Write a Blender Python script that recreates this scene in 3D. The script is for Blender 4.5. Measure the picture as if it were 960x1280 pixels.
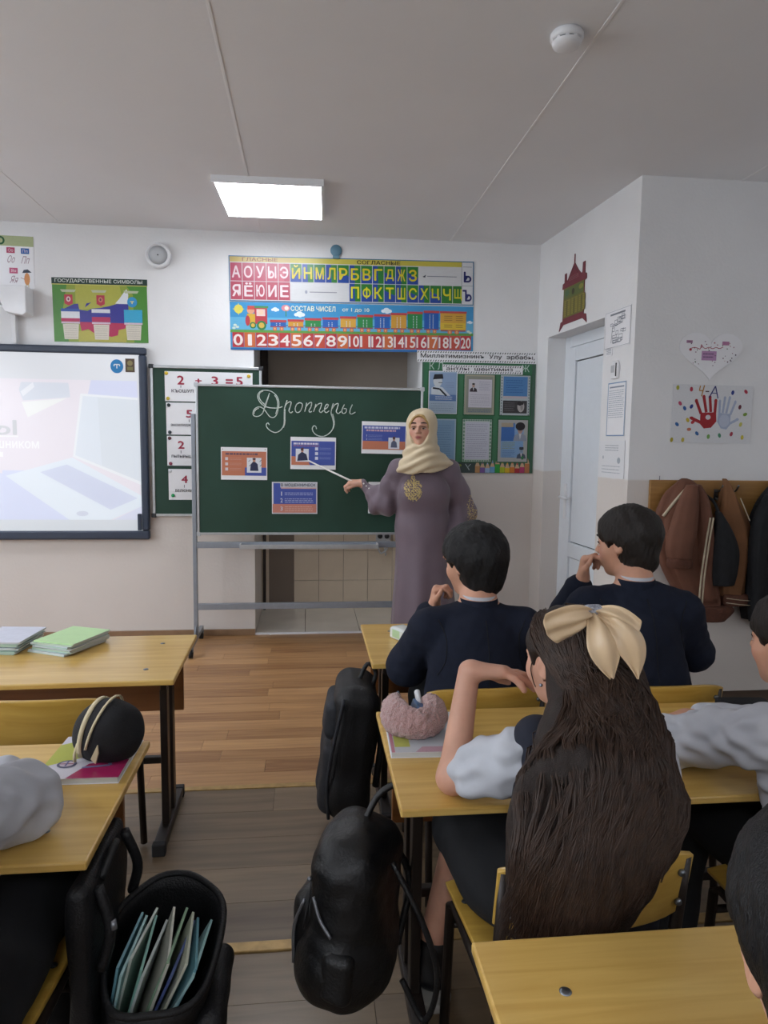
import bpy, bmesh, math, random
import numpy as np
from mathutils import Vector, Matrix
from mathutils.geometry import tessellate_polygon
for o in list(bpy.data.objects): bpy.data.objects.remove(o, do_unlink=True)
S = bpy.context.scene
COL = S.collection
R = math.radians
rnd = random.Random(7)

# ---------------------------------------------------------------- camera
F_PX = 870.0
cam_d = bpy.data.cameras.new('camera'); cam = bpy.data.objects.new('camera', cam_d); COL.objects.link(cam)
cam_d.sensor_fit = 'VERTICAL'; cam_d.sensor_height = 24.0; cam_d.lens = 24.0 * F_PX / 1280.0
cam_d.clip_start = 0.02
_right = Vector((0.994067, -0.107981, 0.013091)); _fwd = Vector((0.108753, 0.988876, -0.101476)).normalized()
_right = (_right - _fwd * _right.dot(_fwd)).normalized(); _up = _right.cross(_fwd)
cam.matrix_world = Matrix(((_right.x, _up.x, -_fwd.x, 0.0), (_right.y, _up.y, -_fwd.y, 0.0),
                           (_right.z, _up.z, -_fwd.z, 1.40), (0, 0, 0, 1)))
S.camera = cam

# ---------------------------------------------------------------- world, light, exposure
S.view_settings.view_transform = 'Standard'; S.view_settings.look = 'None'
S.view_settings.gamma = 1.0; S.view_settings.use_curve_mapping = False
S.view_settings.exposure = 0.75
W = bpy.data.worlds.new('daylight'); S.world = W; W.use_nodes = True
W.node_tree.nodes['Background'].inputs[0].default_value = (0.86, 0.93, 1.0, 1)
W.node_tree.nodes['Background'].inputs[1].default_value = 5.0
LAMP_STRENGTH = 9.6       # ceiling panel in view
LAMP_BACK = 15.5            # ceiling panels over the rest of the room
WINDOWS = [(-2.6, -1.1), (-0.5, 1.0), (1.6, 3.1)]      # openings (y from, to) in the left wall
for (a, b) in WINDOWS:
    ld = bpy.data.lights.new('window_portal', 'AREA'); ld.shape = 'RECTANGLE'; ld.size = 1.6; ld.size_y = b - a
    ld.cycles.is_portal = True
    lo = bpy.data.objects.new('window_portal', ld); COL.objects.link(lo)
    lo.location = (-4.42, (a + b) / 2, 1.75); lo.rotation_euler = (0, R(-90), 0)

# ---------------------------------------------------------------- materials
def lin(c):
    if isinstance(c, str):
        c = c.lstrip('#'); c = ''.join(ch * 2 for ch in c) if len(c) == 3 else c; c = [int(c[i:i + 2], 16) / 255 for i in (0, 2, 4)]
    return tuple((v / 12.92 if v <= .04045 else ((v + .055) / 1.055) ** 2.4) for v in c)
MATS = {}
def mat(name, col, rough=.6, metal=0, var=.0, scale=20, bump=0, bscale=200, spec=.5, coat=0, sheen=0, stretch=(1, 1, 1), col2=None, sss=0, alpha=None):
    if name in MATS: return MATS[name]
    m = bpy.data.materials.new(name); m.use_nodes = True; nt = m.node_tree; b = nt.nodes['Principled BSDF']
    c = lin(col)
    b.inputs['Roughness'].default_value = rough; b.inputs['Metallic'].default_value = metal
    b.inputs['Specular IOR Level'].default_value = spec
    b.inputs['Coat Weight'].default_value = coat; b.inputs['Coat Roughness'].default_value = .15
    b.inputs['Sheen Weight'].default_value = sheen
    tc = nt.nodes.new('ShaderNodeTexCoord'); mp = nt.nodes.new('ShaderNodeMapping'); mp.inputs['Scale'].default_value = stretch
    nt.links.new(tc.outputs['Object'], mp.inputs['Vector'])
    nz = nt.nodes.new('ShaderNodeTexNoise'); nz.inputs['Scale'].default_value = scale; nz.inputs['Detail'].default_value = 4
    nt.links.new(mp.outputs[0], nz.inputs['Vector'])
    rp = nt.nodes.new('ShaderNodeValToRGB')
    c2 = lin(col2) if col2 else tuple(v * (1 - var) for v in c)
    c1 = c if col2 else tuple(min(1, v * (1 + var * .6)) for v in c)
    rp.color_ramp.elements[0].position = .32; rp.color_ramp.elements[1].position = .68
    rp.color_ramp.elements[0].color = (*c2, 1); rp.color_ramp.elements[1].color = (*c1, 1)
    nt.links.new(nz.outputs['Fac'], rp.inputs['Fac']); nt.links.new(rp.outputs[0], b.inputs['Base Color'])
    if bump:
        n2 = nt.nodes.new('ShaderNodeTexNoise'); n2.inputs['Scale'].default_value = bscale; n2.inputs['Detail'].default_value = 3
        nt.links.new(mp.outputs[0], n2.inputs['Vector'])
        bp = nt.nodes.new('ShaderNodeBump'); bp.inputs['Strength'].default_value = bump; bp.inputs['Distance'].default_value = .01
        nt.links.new(n2.outputs['Fac'], bp.inputs['Height']); nt.links.new(bp.outputs[0], b.inputs['Normal'])
    if sss:
        b.inputs['Subsurface Weight'].default_value = sss; b.inputs['Subsurface Radius'].default_value = (.012, .005, .003)
        b.inputs['Subsurface Scale'].default_value = 1.0
    MATS[name] = m; return m
def emit(name, col, strength):
    m = bpy.data.materials.new(name); m.use_nodes = True; nt = m.node_tree; nt.nodes.clear()
    e = nt.nodes.new('ShaderNodeEmission'); e.inputs[0].default_value = (*lin(col), 1); e.inputs[1].default_value = strength
    o = nt.nodes.new('ShaderNodeOutputMaterial'); nt.links.new(e.outputs[0], o.inputs[0]); return m
def attr_mat(name, rough=.5, emission=None, spec=.4, bump=0):
    """flat print: colour comes from the 'Col' attribute of the printed pieces"""
    m = bpy.data.materials.new(name); m.use_nodes = True; nt = m.node_tree; b = nt.nodes['Principled BSDF']
    a = nt.nodes.new('ShaderNodeVertexColor'); a.layer_name = 'Col'
    nz = nt.nodes.new('ShaderNodeTexNoise'); nz.inputs['Scale'].default_value = 40
    mx = nt.nodes.new('ShaderNodeMix'); mx.data_type = 'RGBA'; mx.blend_type = 'MULTIPLY'; mx.inputs['Factor'].default_value = .12
    nt.links.new(a.outputs[0], mx.inputs[6]); nt.links.new(nz.outputs['Fac'], mx.inputs[7])
    b.inputs['Roughness'].default_value = rough; b.inputs['Specular IOR Level'].default_value = spec
    if emission:
        b.inputs['Base Color'].default_value = (.5, .5, .5, 1)
        nt.links.new(a.outputs[0], b.inputs['Emission Color']); b.inputs['Emission Strength'].default_value = emission
    else:
        nt.links.new(mx.outputs[2], b.inputs['Base Color'])
    return m
PRINT = attr_mat('print_ink', .55)
GLOSSPRINT = attr_mat('glossy_print_ink', .28, spec=.5)
SCREEN = attr_mat('projected_picture', .35, emission=.33)
PAINTED = attr_mat('painted_skin', .5)

def wood(name, c1, c2, rough=.35, axis=0, scale=1.0, coat=.25, grain=None):
    m = bpy.data.materials.new(name); m.use_nodes = True; nt = m.node_tree; b = nt.nodes['Principled BSDF']
    tc = nt.nodes.new('ShaderNodeTexCoord'); mp = nt.nodes.new('ShaderNodeMapping')
    s = [38 * scale, 38 * scale, 38 * scale]; s[axis] = 2.2 * scale; mp.inputs['Scale'].default_value = grain or s
    oi = nt.nodes.new('ShaderNodeObjectInfo'); ad = nt.nodes.new('ShaderNodeVectorMath'); ad.operation = 'ADD'
    sc = nt.nodes.new('ShaderNodeMath'); sc.operation = 'MULTIPLY'; sc.inputs[1].default_value = 17.0
    nt.links.new(oi.outputs['Random'], sc.inputs[0]); nt.links.new(tc.outputs['Object'], ad.inputs[0]); nt.links.new(sc.outputs[0], ad.inputs[1])
    nt.links.new(ad.outputs[0], mp.inputs['Vector'])
    nz = nt.nodes.new('ShaderNodeTexNoise'); nz.inputs['Scale'].default_value = 1; nz.inputs['Detail'].default_value = 6; nz.inputs['Distortion'].default_value = .6
    nt.links.new(mp.outputs[0], nz.inputs['Vector'])
    rp = nt.nodes.new('ShaderNodeValToRGB'); rp.color_ramp.elements[0].position = .3; rp.color_ramp.elements[1].position = .7
    rp.color_ramp.elements[0].color = (*lin(c1), 1); rp.color_ramp.elements[1].color = (*lin(c2), 1)
    nt.links.new(nz.outputs['Fac'], rp.inputs[0])
    nt.links.new(rp.outputs[0], b.inputs['Base Color'])
    b.inputs['Roughness'].default_value = rough; b.inputs['Coat Weight'].default_value = coat; b.inputs['Coat Roughness'].default_value = .2
    MATS[name] = m; return m
def plank_mat(name, cols, rough=.42):
    """laminate: every plank picks its own tone, plus grain along it"""
    m = wood(name, cols[0], cols[1], rough, 0, 1.0, .15, (2.6, 5.0, 1.0)); nt = m.node_tree; b = nt.nodes['Principled BSDF']
    oi = nt.nodes.new('ShaderNodeObjectInfo'); rp = nt.nodes.new('ShaderNodeValToRGB'); rp.color_ramp.interpolation = 'LINEAR'
    e = rp.color_ramp.elements; e[0].color = (*lin(cols[2]), 1); e[1].color = (*lin(cols[3]), 1)
    nt.links.new(oi.outputs['Random'], rp.inputs[0])
    mx = nt.nodes.new('ShaderNodeMix'); mx.data_type = 'RGBA'; mx.blend_type = 'MIX'; mx.inputs['Factor'].default_value = .5
    old = b.inputs['Base Color'].links[0].from_socket
    nt.links.new(old, mx.inputs[6]); nt.links.new(rp.outputs[0], mx.inputs[7]); nt.links.new(mx.outputs[2], b.inputs['Base Color'])
    return m

# ---------------------------------------------------------------- object helpers
def obj(name, me, m=None, parent=None, loc=None, rot=None):
    o = bpy.data.objects.new(name, me); COL.objects.link(o)
    if m is not None:
        for x in (m if isinstance(m, (list, tuple)) else [m]): me.materials.append(x)
    if parent is not None: o.parent = parent
    if loc is not None: o.location = loc
    if rot is not None: o.rotation_euler = rot
    return o
def tag(o, label=None, cat=None, group=None, kind=None):
    if label: o['label'] = label
    if cat: o['category'] = cat
    if group: o['group'] = group
    if kind: o['kind'] = kind
    return o
def thing(name, label, cat, loc=(0, 0, 0), rz=0, group=None):
    o = bpy.data.objects.new(name, None); COL.objects.link(o); o.empty_display_size = .05
    o.location = loc; o.rotation_euler = (0, 0, rz)
    return tag(o, label, cat, group)
def copy_tree(o, parent=None):
    c = o.copy(); COL.objects.link(c)
    if parent is not None:
        c.parent = parent; c.matrix_parent_inverse = o.matrix_parent_inverse.copy()
    for ch in list(o.children): copy_tree(ch, c)
    return c

class MB:
    """collects simple solids into one mesh"""
    def __init__(s): s.v = []; s.f = []; s.sm = []
    def add(s, vs, fs, smooth=False):
        n = len(s.v); s.v += [tuple(v) for v in vs]; s.f += [tuple(i + n for i in f) for f in fs]; s.sm += [smooth] * len(fs); return s
    def box(s, x0, x1, y0, y1, z0, z1, M=None):
        vs = [(x, y, z) for x in (x0, x1) for y in (y0, y1) for z in (z0, z1)]
        if M is not None: vs = [M @ Vector(v) for v in vs]
        return s.add(vs, [(0, 1, 3, 2), (4, 6, 7, 5), (0, 4, 5, 1), (2, 3, 7, 6), (0, 2, 6, 4), (1, 5, 7, 3)])
    def tube(s, pts, r, n=10, cap=True, flat=None):
        pts = [Vector(p) for p in pts]; rs = r if isinstance(r, (list, tuple)) else [r] * len(pts)
        t0 = (pts[1] - pts[0]).normalized(); a = t0.orthogonal().normalized(); vs = []; L = len(pts)
        for i, p in enumerate(pts):
            t = (pts[min(i + 1, L - 1)] - pts[max(i - 1, 0)])
            t = t.normalized() if t.length > 1e-9 else t0
            a = (a - t * a.dot(t)).normalized(); b = t.cross(a)
            for k in range(n):
                q = 2 * math.pi * k / n; vs.append(p + (a * math.cos(q) + b * math.sin(q)) * rs[i])
        fs = [(i * n + k, i * n + (k + 1) % n, (i + 1) * n + (k + 1) % n, (i + 1) * n + k) for i in range(L - 1) for k in range(n)]
        if cap: fs += [tuple(range(n - 1, -1, -1)), tuple((L - 1) * n + k for k in range(n))]
        return s.add(vs, fs, True)
    def loft(s, rings, cap=True, smooth=True):
        n = len(rings[0]); L = len(rings); vs = [p for r in rings for p in r]
        fs = [(i * n + k, i * n + (k + 1) % n, (i + 1) * n + (k + 1) % n, (i + 1) * n + k) for i in range(L - 1) for k in range(n)]
        if cap: fs += [tuple(range(n - 1, -1, -1)), tuple((L - 1) * n + k for k in range(n))]
        return s.add(vs, fs, smooth)
    def lathe(s, prof, n=24, M=None):
        rings = []
        for (r, z) in prof:
            ring = [Vector((r * math.cos(2 * math.pi * k / n), r * math.sin(2 * math.pi * k / n), z)) for k in range(n)]
            rings.append([M @ v for v in ring] if M is not None else ring)
        return s.loft(rings)
    def prism(s, pts, y0, y1, M=None):
        """outline in x,z pushed along y"""
        n = len(pts); vs = [(p[0], y0, p[1]) for p in pts] + [(p[0], y1, p[1]) for p in pts]
        if M is not None: vs = [M @ Vector(v) for v in vs]
        return s.add(vs, [tuple(range(n)), tuple(range(2 * n - 1, n - 1, -1))] + [(i, i + n, (i + 1) % n + n, (i + 1) % n) for i in range(n)])
    def grid(s, P, smooth=True):
        a = len(P); b = len(P[0]); vs = [p for row in P for p in row]
        return s.add(vs, [(i * b + j, i * b + j + 1, (i + 1) * b + j + 1, (i + 1) * b + j) for i in range(a - 1) for j in range(b - 1)], smooth)
    def mesh(s, name='m'):
        me = bpy.data.meshes.new(name); me.from_pydata(s.v, [], s.f); me.polygons.foreach_set('use_smooth', s.sm)
        bm = bmesh.new(); bm.from_mesh(me); bmesh.ops.recalc_face_normals(bm, faces=bm.faces); bm.to_mesh(me); bm.free()
        me.update(); return me
    def build(s, name, m=None, parent=None, loc=None, rot=None, bevel=0, seg=2, solid=0, sub=0, angle=40):
        o = obj(name, s.mesh(name), m, parent, loc, rot)
        if solid:
            d = o.modifiers.new('s', 'SOLIDIFY'); d.thickness = solid; d.offset = 0
        if bevel:
            d = o.modifiers.new('b', 'BEVEL'); d.width = bevel; d.segments = seg; d.limit_method = 'ANGLE'; d.angle_limit = R(angle)
        if sub:
            d = o.modifiers.new('u', 'SUBSURF'); d.levels = sub; d.render_levels = sub
        return o
def ellring(cx, cy, z, a, b, n=28, p=2.0, fn=None):
    out = []
    for k in range(n):
        q = 2 * math.pi * k / n; c, s_ = math.cos(q), math.sin(q)
        x = math.copysign(abs(c) ** (2 / p), c); y = math.copysign(abs(s_) ** (2 / p), s_)
        g = 1 + (fn(q) if fn else 0); out.append(Vector((cx + a * x * g, cy + b * y * g, z)))
    return out

# ---------------------------------------------------------------- flat print
_txt = {}
def text_geo(t):
    """outlines of the built-in font, filled contour by contour: list of (points, triangles)"""
    if t not in _txt:
        c = bpy.data.curves.new('t', 'FONT'); c.body = t; c.size = 1; c.resolution_u = 3; c.fill_mode = 'NONE'
        o = bpy.data.objects.new('t', c); me = bpy.data.meshes.new_from_object(o); nx = {}
        for e in me.edges:
            i, j = e.vertices; nx.setdefault(i, []).append(j); nx.setdefault(j, []).append(i)
        seen = set(); lp = []
        for v in range(len(me.vertices)):
            if v in seen: continue
            L = [v]; seen.add(v)
            while True:
                m = sorted(w for w in nx.get(L[-1], []) if w not in seen)
                if not m: break
                L.append(m[0]); seen.add(m[0])
            P = [me.vertices[i].co.copy() for i in L]
            if len(P) < 3: continue
            ar = sum(P[i].x * P[(i + 1) % len(P)].y - P[(i + 1) % len(P)].x * P[i].y for i in range(len(P)))
            lp.append((P, ar))
        def inside(q, P):
            r = False
            for i in range(len(P)):
                a, b = P[i], P[i - 1]
                if (a.y > q.y) != (b.y > q.y) and q.x < (b.x - a.x) * (q.y - a.y) / (b.y - a.y) + a.x: r = not r
            return r
        out = []; hole_of = {}
        for i, (P, ar) in enumerate(lp):                # a hole lies inside a contour that runs the other way
            for j, (Q, br) in enumerate(lp):
                if i != j and ar * br < 0 and abs(br) > abs(ar) and inside(P[0], Q): hole_of[i] = j
        for j, (P, ar) in enumerate(lp):
            if j in hole_of: continue
            loops = [P] + [lp[i][0] for i in hole_of if hole_of[i] == j]; fl = [q for l in loops for q in l]
            out.append(([(q.x, q.y) for q in fl], [tuple(f) for f in tessellate_polygon(loops)]))
        bpy.data.objects.remove(o); bpy.data.curves.remove(c); bpy.data.meshes.remove(me); _txt[t] = out
    return _txt[t]
class Print:
    """coloured flat pieces on a sheet: x to the right, y up, printed side towards -Y"""
    def __init__(s): s.v = []; s.f = []; s.c = []; s.k = 0
    def geo(s, vs, fs, col, l=1):
        n = len(s.v); s.k = (s.k + 1) % 60; d = -(.0004 + .0004 * l + s.k * 4e-6); s.v += [(x, d, y) for x, y in vs]
        c = lin(col) if isinstance(col, str) else col
        for f in fs: s.f.append(tuple(i + n for i in f)); s.c.append(c)
    def poly(s, pts, col, l=1): s.geo(pts, [tuple(range(len(pts)))], col, l)
    def rect(s, x0, y0, x1, y1, col, l=1): s.poly([(x0, y0), (x1, y0), (x1, y1), (x0, y1)], col, l)
    def ell(s, x, y, rx, ry, col, l=1, n=16, a=0):
        ca, sa = math.cos(a), math.sin(a); P = []
        for k in range(n):
            q = 2 * math.pi * k / n; u, w = rx * math.cos(q), ry * math.sin(q); P.append((x + u * ca - w * sa, y + u * sa + w * ca))
        s.poly(P, col, l)
    def line(s, pts, w, col, l=1):
        for (a, b), (c, d) in zip(pts[:-1], pts[1:]):
            L = math.hypot(c - a, d - b) or 1e-6; nx, ny = -(d - b) / L * w / 2, (c - a) / L * w / 2
            s.poly([(a + nx, b + ny), (a - nx, b - ny), (c - nx, d - ny), (c + nx, d + ny)], col, l)
    def frame(s, x0, y0, x1, y1, w, col, l=1):
        s.rect(x0, y0, x1, y0 + w, col, l); s.rect(x0, y1 - w, x1, y1, col, l); s.rect(x0, y0, x0 + w, y1, col, l); s.rect(x1 - w, y0, x1, y1, col, l)
    def text(s, t, x0, y0, x1, y1, col, l=2, bold=0.0, keep=False, shear=0):
        gl = text_geo(t); vs = [v for g_ in gl for v in g_[0]]
        if not vs: return
        ax = min(v[0] for v in vs); bx = max(v[0] for v in vs); ay = min(v[1] for v in vs); by = max(v[1] for v in vs)
        if t == '1': x0, x1 = x0 + (x1 - x0) * .33, x1 - (x1 - x0) * .33
        sx = (x1 - x0) / max(bx - ax, 1e-6); sy = (y1 - y0) / max(by - ay, 1e-6)
        if keep:
            sx = sy = min(sx, sy)
        ox = (x0 + x1) / 2 - (ax + bx) / 2 * sx; oy = (y0 + y1) / 2 - (ay + by) / 2 * sy
        for i, (dx, dy) in enumerate(((0, 0), (bold, 0), (-bold, 0), (0, bold), (0, -bold)) if bold else ((0, 0),)):      # heavier type: the same letters laid over each other
            for (pv, pf) in gl:
                pv = [(v[0] * sx + ox + shear * (v[1] - ay) * sy + dx * sx * .8, v[1] * sy + oy + dy * sy * .8) for v in pv]
                for f in pf: s.geo([pv[j] for j in f], [(0, 1, 2)], col, l + .7 * i)
    def scribble(s, x0, y0, x1, y1, n, col, w, l=2, seed=0):
        """lines of small illegible body text: rows of short dashes"""
        q = random.Random(seed)
        for i in range(n):
            y = y1 - (i + .5) * (y1 - y0) / n; x = x0
            e = x1 - (q.random() * .3 * (x1 - x0) if i % 4 == 3 else q.random() * .06 * (x1 - x0))
            while x < e:
                d = q.uniform(.04, .12) * (x1 - x0); s.rect(x, y - w / 2, min(x + d, e), y + w / 2, col, l); x += d + .02 * (x1 - x0)
    def build(s, name, parent, m=None, warp=None):
        me = bpy.data.meshes.new(name); me.from_pydata([warp(v) for v in s.v] if warp else s.v, [], s.f)
        a = me.color_attributes.new('Col', 'FLOAT_COLOR', 'CORNER'); buf = []
        for f, c in zip(s.f, s.c): buf += [c[0], c[1], c[2], 1.0] * len(f)
        a.data.foreach_set('color', buf); me.update()
        return obj(name, me, m or PRINT, parent)
def sheet(name, label, cat, w, h, loc, rz=0, tilt=0, th=.002, m=None, group=None, outline=None):
    """paper thing: origin at its lower left corner on the wall side, print towards local -Y"""
    b = MB()
    if outline: b.prism(outline, 0, th)
    else: b.box(0, w, 0, th, 0, h)
    o = b.build(name, m or MATS['paper']); o.location = loc; o.rotation_euler = (0, tilt, rz)
    return tag(o, label, cat, group)
# ================================================================ materials of the place
def wall_mat(name, top, low, split=1.21, soft=.012):
    m = mat(name, top, .75, var=.03, scale=3, bump=.12, bscale=60); nt = m.node_tree; b = nt.nodes['Principled BSDF']
    tc = nt.nodes.new('ShaderNodeTexCoord'); sp = nt.nodes.new('ShaderNodeSeparateXYZ'); nt.links.new(tc.outputs['Object'], sp.inputs[0])
    nz = nt.nodes.new('ShaderNodeTexNoise'); nz.inputs['Scale'].default_value = 6; nt.links.new(tc.outputs['Object'], nz.inputs['Vector'])
    ma = nt.nodes.new('ShaderNodeMath'); ma.operation = 'MULTIPLY_ADD'; ma.inputs[1].default_value = .02
    nt.links.new(nz.outputs['Fac'], ma.inputs[0]); nt.links.new(sp.outputs['Z'], ma.inputs[2])
    mr = nt.nodes.new('ShaderNodeMapRange'); mr.inputs['From Min'].default_value = split; mr.inputs['From Max'].default_value = split + soft
    nt.links.new(ma.outputs[0], mr.inputs['Value'])
    mx = nt.nodes.new('ShaderNodeMix'); mx.data_type = 'RGBA'; old = b.inputs['Base Color'].links[0].from_socket
    n3 = nt.nodes.new('ShaderNodeTexNoise'); n3.inputs['Scale'].default_value = 2.5; nt.links.new(tc.outputs['Object'], n3.inputs['Vector'])
    rp = nt.nodes.new('ShaderNodeValToRGB'); c = lin(low)
    rp.color_ramp.elements[0].color = (*[v * .94 for v in c], 1); rp.color_ramp.elements[1].color = (*[min(1, v * 1.04) for v in c], 1)
    nt.links.new(n3.outputs['Fac'], rp.inputs[0])
    nt.links.new(mr.outputs[0], mx.inputs['Factor']); nt.links.new(rp.outputs[0], mx.inputs[6]); nt.links.new(old, mx.inputs[7])
    nt.links.new(mx.outputs[2], b.inputs['Base Color']); return m
WALL = wall_mat('painted_plaster', '#e3e3e4', '#d6cfc9')
mat('ceiling_paint', '#e6e7ea', .8, var=.02, scale=2, bump=.05, bscale=40)
mat('paper', '#e9e9ec', .7, var=.02, scale=8)
mat('white_plastic', '#e4e5e8', .35, var=.02)
mat('white_pvc', '#dfe4ea', .3, var=.015)
mat('grey_plastic', '#b9bcc0', .45, var=.03)
mat('dark_seal', '#2b2d31', .6)
mat('niche_paint', '#b5a99c', .75, var=.06, scale=3)
mat('dark_wood', '#3a302b', .55, var=.2, scale=30)
mat('board_frame', '#323c4e', .4, var=.05)
mat('aluminium', '#c3c6c8', .35, metal=.7, var=.05, scale=40)
mat('grey_steel', '#8f959e', .42, metal=.35, var=.05, scale=30)
mat('chalkboard', '#1f3a2d', .55, var=.14, scale=2.2, col2='#27463a', spec=.35)
mat('rubber', '#1b1b1d', .7)
mat('brown_metal', '#2c2420', .42, metal=.3, var=.15, scale=30, spec=.5)
mat('steel_bolt', '#7d8288', .3, metal=.9)
mat('tile_beige', '#cdbda8', .3, var=.05, scale=6, coat=.2)
mat('tile_floor', '#dad2c6', .3, var=.05, scale=6, coat=.2)
mat('grout', '#7a6d62', .9)
mat('strip_brass', '#b0915c', .4, metal=.3, var=.2, scale=30)
wood('beech_top', '#c69b4e', '#dcb86a', .3, 0)
wood('beech_ply', '#b28c3a', '#c9a34e', .33, 0)
wood('panel_brown', '#7d4d26', '#8f5b30', .45, 0)
wood('rack_board', '#8f6633', '#a87d45', .5, 0)
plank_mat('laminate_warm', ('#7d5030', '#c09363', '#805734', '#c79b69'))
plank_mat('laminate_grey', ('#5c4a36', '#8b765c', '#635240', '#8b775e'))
mat('floor_base', '#4a3729', .8, var=.1)

# ================================================================ the room
YB = 4.97
def st(name, b, m, parent=None, **k):
    o = b.build(name, m, parent, **k)
    if parent is None: tag(o, kind='structure')
    return o
st('floor', MB().box(-4.5, 3.3, -3.6, YB, -.1, -.004), MATS['floor_base']); floor = bpy.data.objects['floor']
def planks(y0, y1, rows, m, L, x0=-3.0, x1=1.9):
    w = (y1 - y0) / rows; me = MB().box(-.5, .5, -.5, .5, -.004, 0).mesh('plank'); me.materials.append(m); q = random.Random(int(y0 * 100))
    for r in range(rows):
        x = x0 - q.random() * L
        while x < x1:
            l = L * q.uniform(.75, 1.15); a = max(x, x0); bb = min(x + l, x1)
            if bb - a > .05:
                o = bpy.data.objects.new('plank', me); COL.objects.link(o); o.parent = floor
                o.location = ((a + bb) / 2, y0 + (r + .5) * w, 0); o.scale = (bb - a - .0015, w - .0015, 1)
            x += l
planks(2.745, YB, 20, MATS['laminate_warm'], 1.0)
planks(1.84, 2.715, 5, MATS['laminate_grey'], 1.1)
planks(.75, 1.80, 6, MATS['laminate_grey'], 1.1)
o = st('trim_1', MB().box(-3, 1.9, 2.715, 2.745, -.003, .004), MATS['strip_brass'], bevel=.002)
o = st('trim_2', MB().box(-3, 1.9, 1.80, 1.84, -.003, .006), MATS['strip_brass'], bevel=.003)

# ceiling: precast slabs with open joints
ceil = st('ceiling', MB().box(-4.5, 3.3, -3.6, 5.8, 2.812, 2.95), MATS['ceiling_paint'])
xs = [-4.5, -2.94, -1.63, -.324, .989, 2.29, 3.3]
for a, b in zip(xs[:-1], xs[1:]):
    MB().box(a, b, -3.6, 5.8, 2.8, 2.812).build('slab', MATS['ceiling_paint'], ceil)
for x in xs[1:-1]: MB().box(x - .006, x + .006, -3.6, 5.8, 2.798, 2.8005).build('joint_ridge', mat('joint_filler', '#eaeaec', .7), ceil, bevel=.002)

# back wall with a niche
b = MB()
b.box(-4.5, -.374, YB, 5.8, 0, 2.8).box(.802, 1.95, YB, 5.8, 0, 2.8).box(-.374, .802, YB, 5.8, 2.2, 2.8)
st('wall_back', b, WALL)
nb = st('wall_niche', MB().box(-.374, .802, 5.70, 5.8, 0, 2.2), MATS['niche_paint'])
tm = MB().box(0, .2, 0, .012, 0, .244).mesh('tile'); tm.materials.append(MATS['tile_beige'])
g = MB().box(-.374, .802, 5.698, 5.70, 0, .745).build('grout_bed', MATS['grout'], nb)
for i in range(6):
    for j in range(3):
        o = bpy.data.objects.new('tile', tm); COL.objects.link(o); o.parent = nb
        o.location = (-.374 + .06 - .2 * 0 + i * .203 if i else -.374, 5.688, .002 + j * .247)
        if i == 0: o.scale = (.29, 1, 1)
        if i == 5: o.scale = ((.802 - (-.314 + 5 * .203)) / .2, 1, 1)
nf = st('trim_3', MB().box(-.374, .802, YB, 5.70, 0, .004), MATS['grout'])
for x0, x1 in ((-.372, -.02), (-.016, .38), (.384, .80)):
    MB().box(x0, x1, YB + .002, 5.685, .004, .012).build('tile', MATS['tile_floor'], nf, bevel=.002)
MB().box(-.374, .802, YB - .006, YB + .004, 0, .014).build('edge_strip', MATS['white_plastic'], nf)
st('trim_4', MB().box(-.372, -.315, 5.60, 5.688, .80, 2.2), MATS['dark_wood'], bevel=.003)
st('trim_5', MB().tube([(-.35, 5.66, .012), (-.35, 5.66, .4), (-.345, 5.66, .8)], .012), MATS['dark_wood'])
st('baseboard_back', MB().box(-4.5, -.374, YB - .015, YB, 0, .045), mat('baseboard_wood', '#8a6d52', .5, var=.1, scale=20), bevel=.004)

# right wall with the door (runs slightly askew), then the wall that faces the class
A0 = Vector((1.645, YB, 0)); A1 = Vector((1.735, 3.63, 0)); dA = (A1 - A0).normalized(); LA = (A1 - A0).length
rzA = math.atan2(dA.y, dA.x); nA = Vector((dA.y, -dA.x, 0))     # nA points into the wall
nA = -nA if nA.x < 0 else nA
MA = Matrix.Translation(A0) @ Matrix.Rotation(rzA, 4, 'Z')     # local x along the wall (towards the class), y into the wall
def onA(u, z, out=0): return tuple(A0 + dA * u - nA * out + Vector((0, 0, z)))
u0, u1, zt = .19, 1.0, 2.13
b = MB()
b.box(-.02, u0, 0, .26, 0, 2.8, MA).box(u1, LA, 0, .26, 0, 2.8, MA).box(u0, u1, 0, .26, zt, 2.8, MA)
st('wall_right', b, WALL)
st('wall_coats', MB().box(1.735 + .0, 3.3, 3.63, 3.88, 0, 2.8), WALL)
st('wall_side', MB().box(3.2, 3.3, -3.6, 3.63, 0, 2.8), WALL)
st('wall_rear', MB().box(-4.5, 3.3, -3.7, -3.6, 0, 2.8), WALL)
b = MB(); ys = [-3.6] + [v for w in WINDOWS for v in w] + [YB]
for i in range(0, len(ys), 2): b.box(-4.55, -4.4, ys[i], ys[i + 1], 0, 2.8)
for (a, c) in WINDOWS: b.box(-4.55, -4.4, a, c, 0, .95).box(-4.55, -4.4, a, c, 2.55, 2.8)
st('wall_left', b, WALL)
for i, (a, c) in enumerate(WINDOWS):
    w = MB()
    for (p, q, r_, s_) in ((a, a + .06, .95, 2.55), (c - .06, c, .95, 2.55), (a, c, .95, 1.01), (a, c, 2.49, 2.55), ((a + c) / 2 - .04, (a + c) / 2 + .04, .95, 2.55)):
        w.box(-4.52, -4.46, p, q, r_, s_)
    st('window_%d' % (i + 1), w, MATS['white_pvc'])

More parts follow.
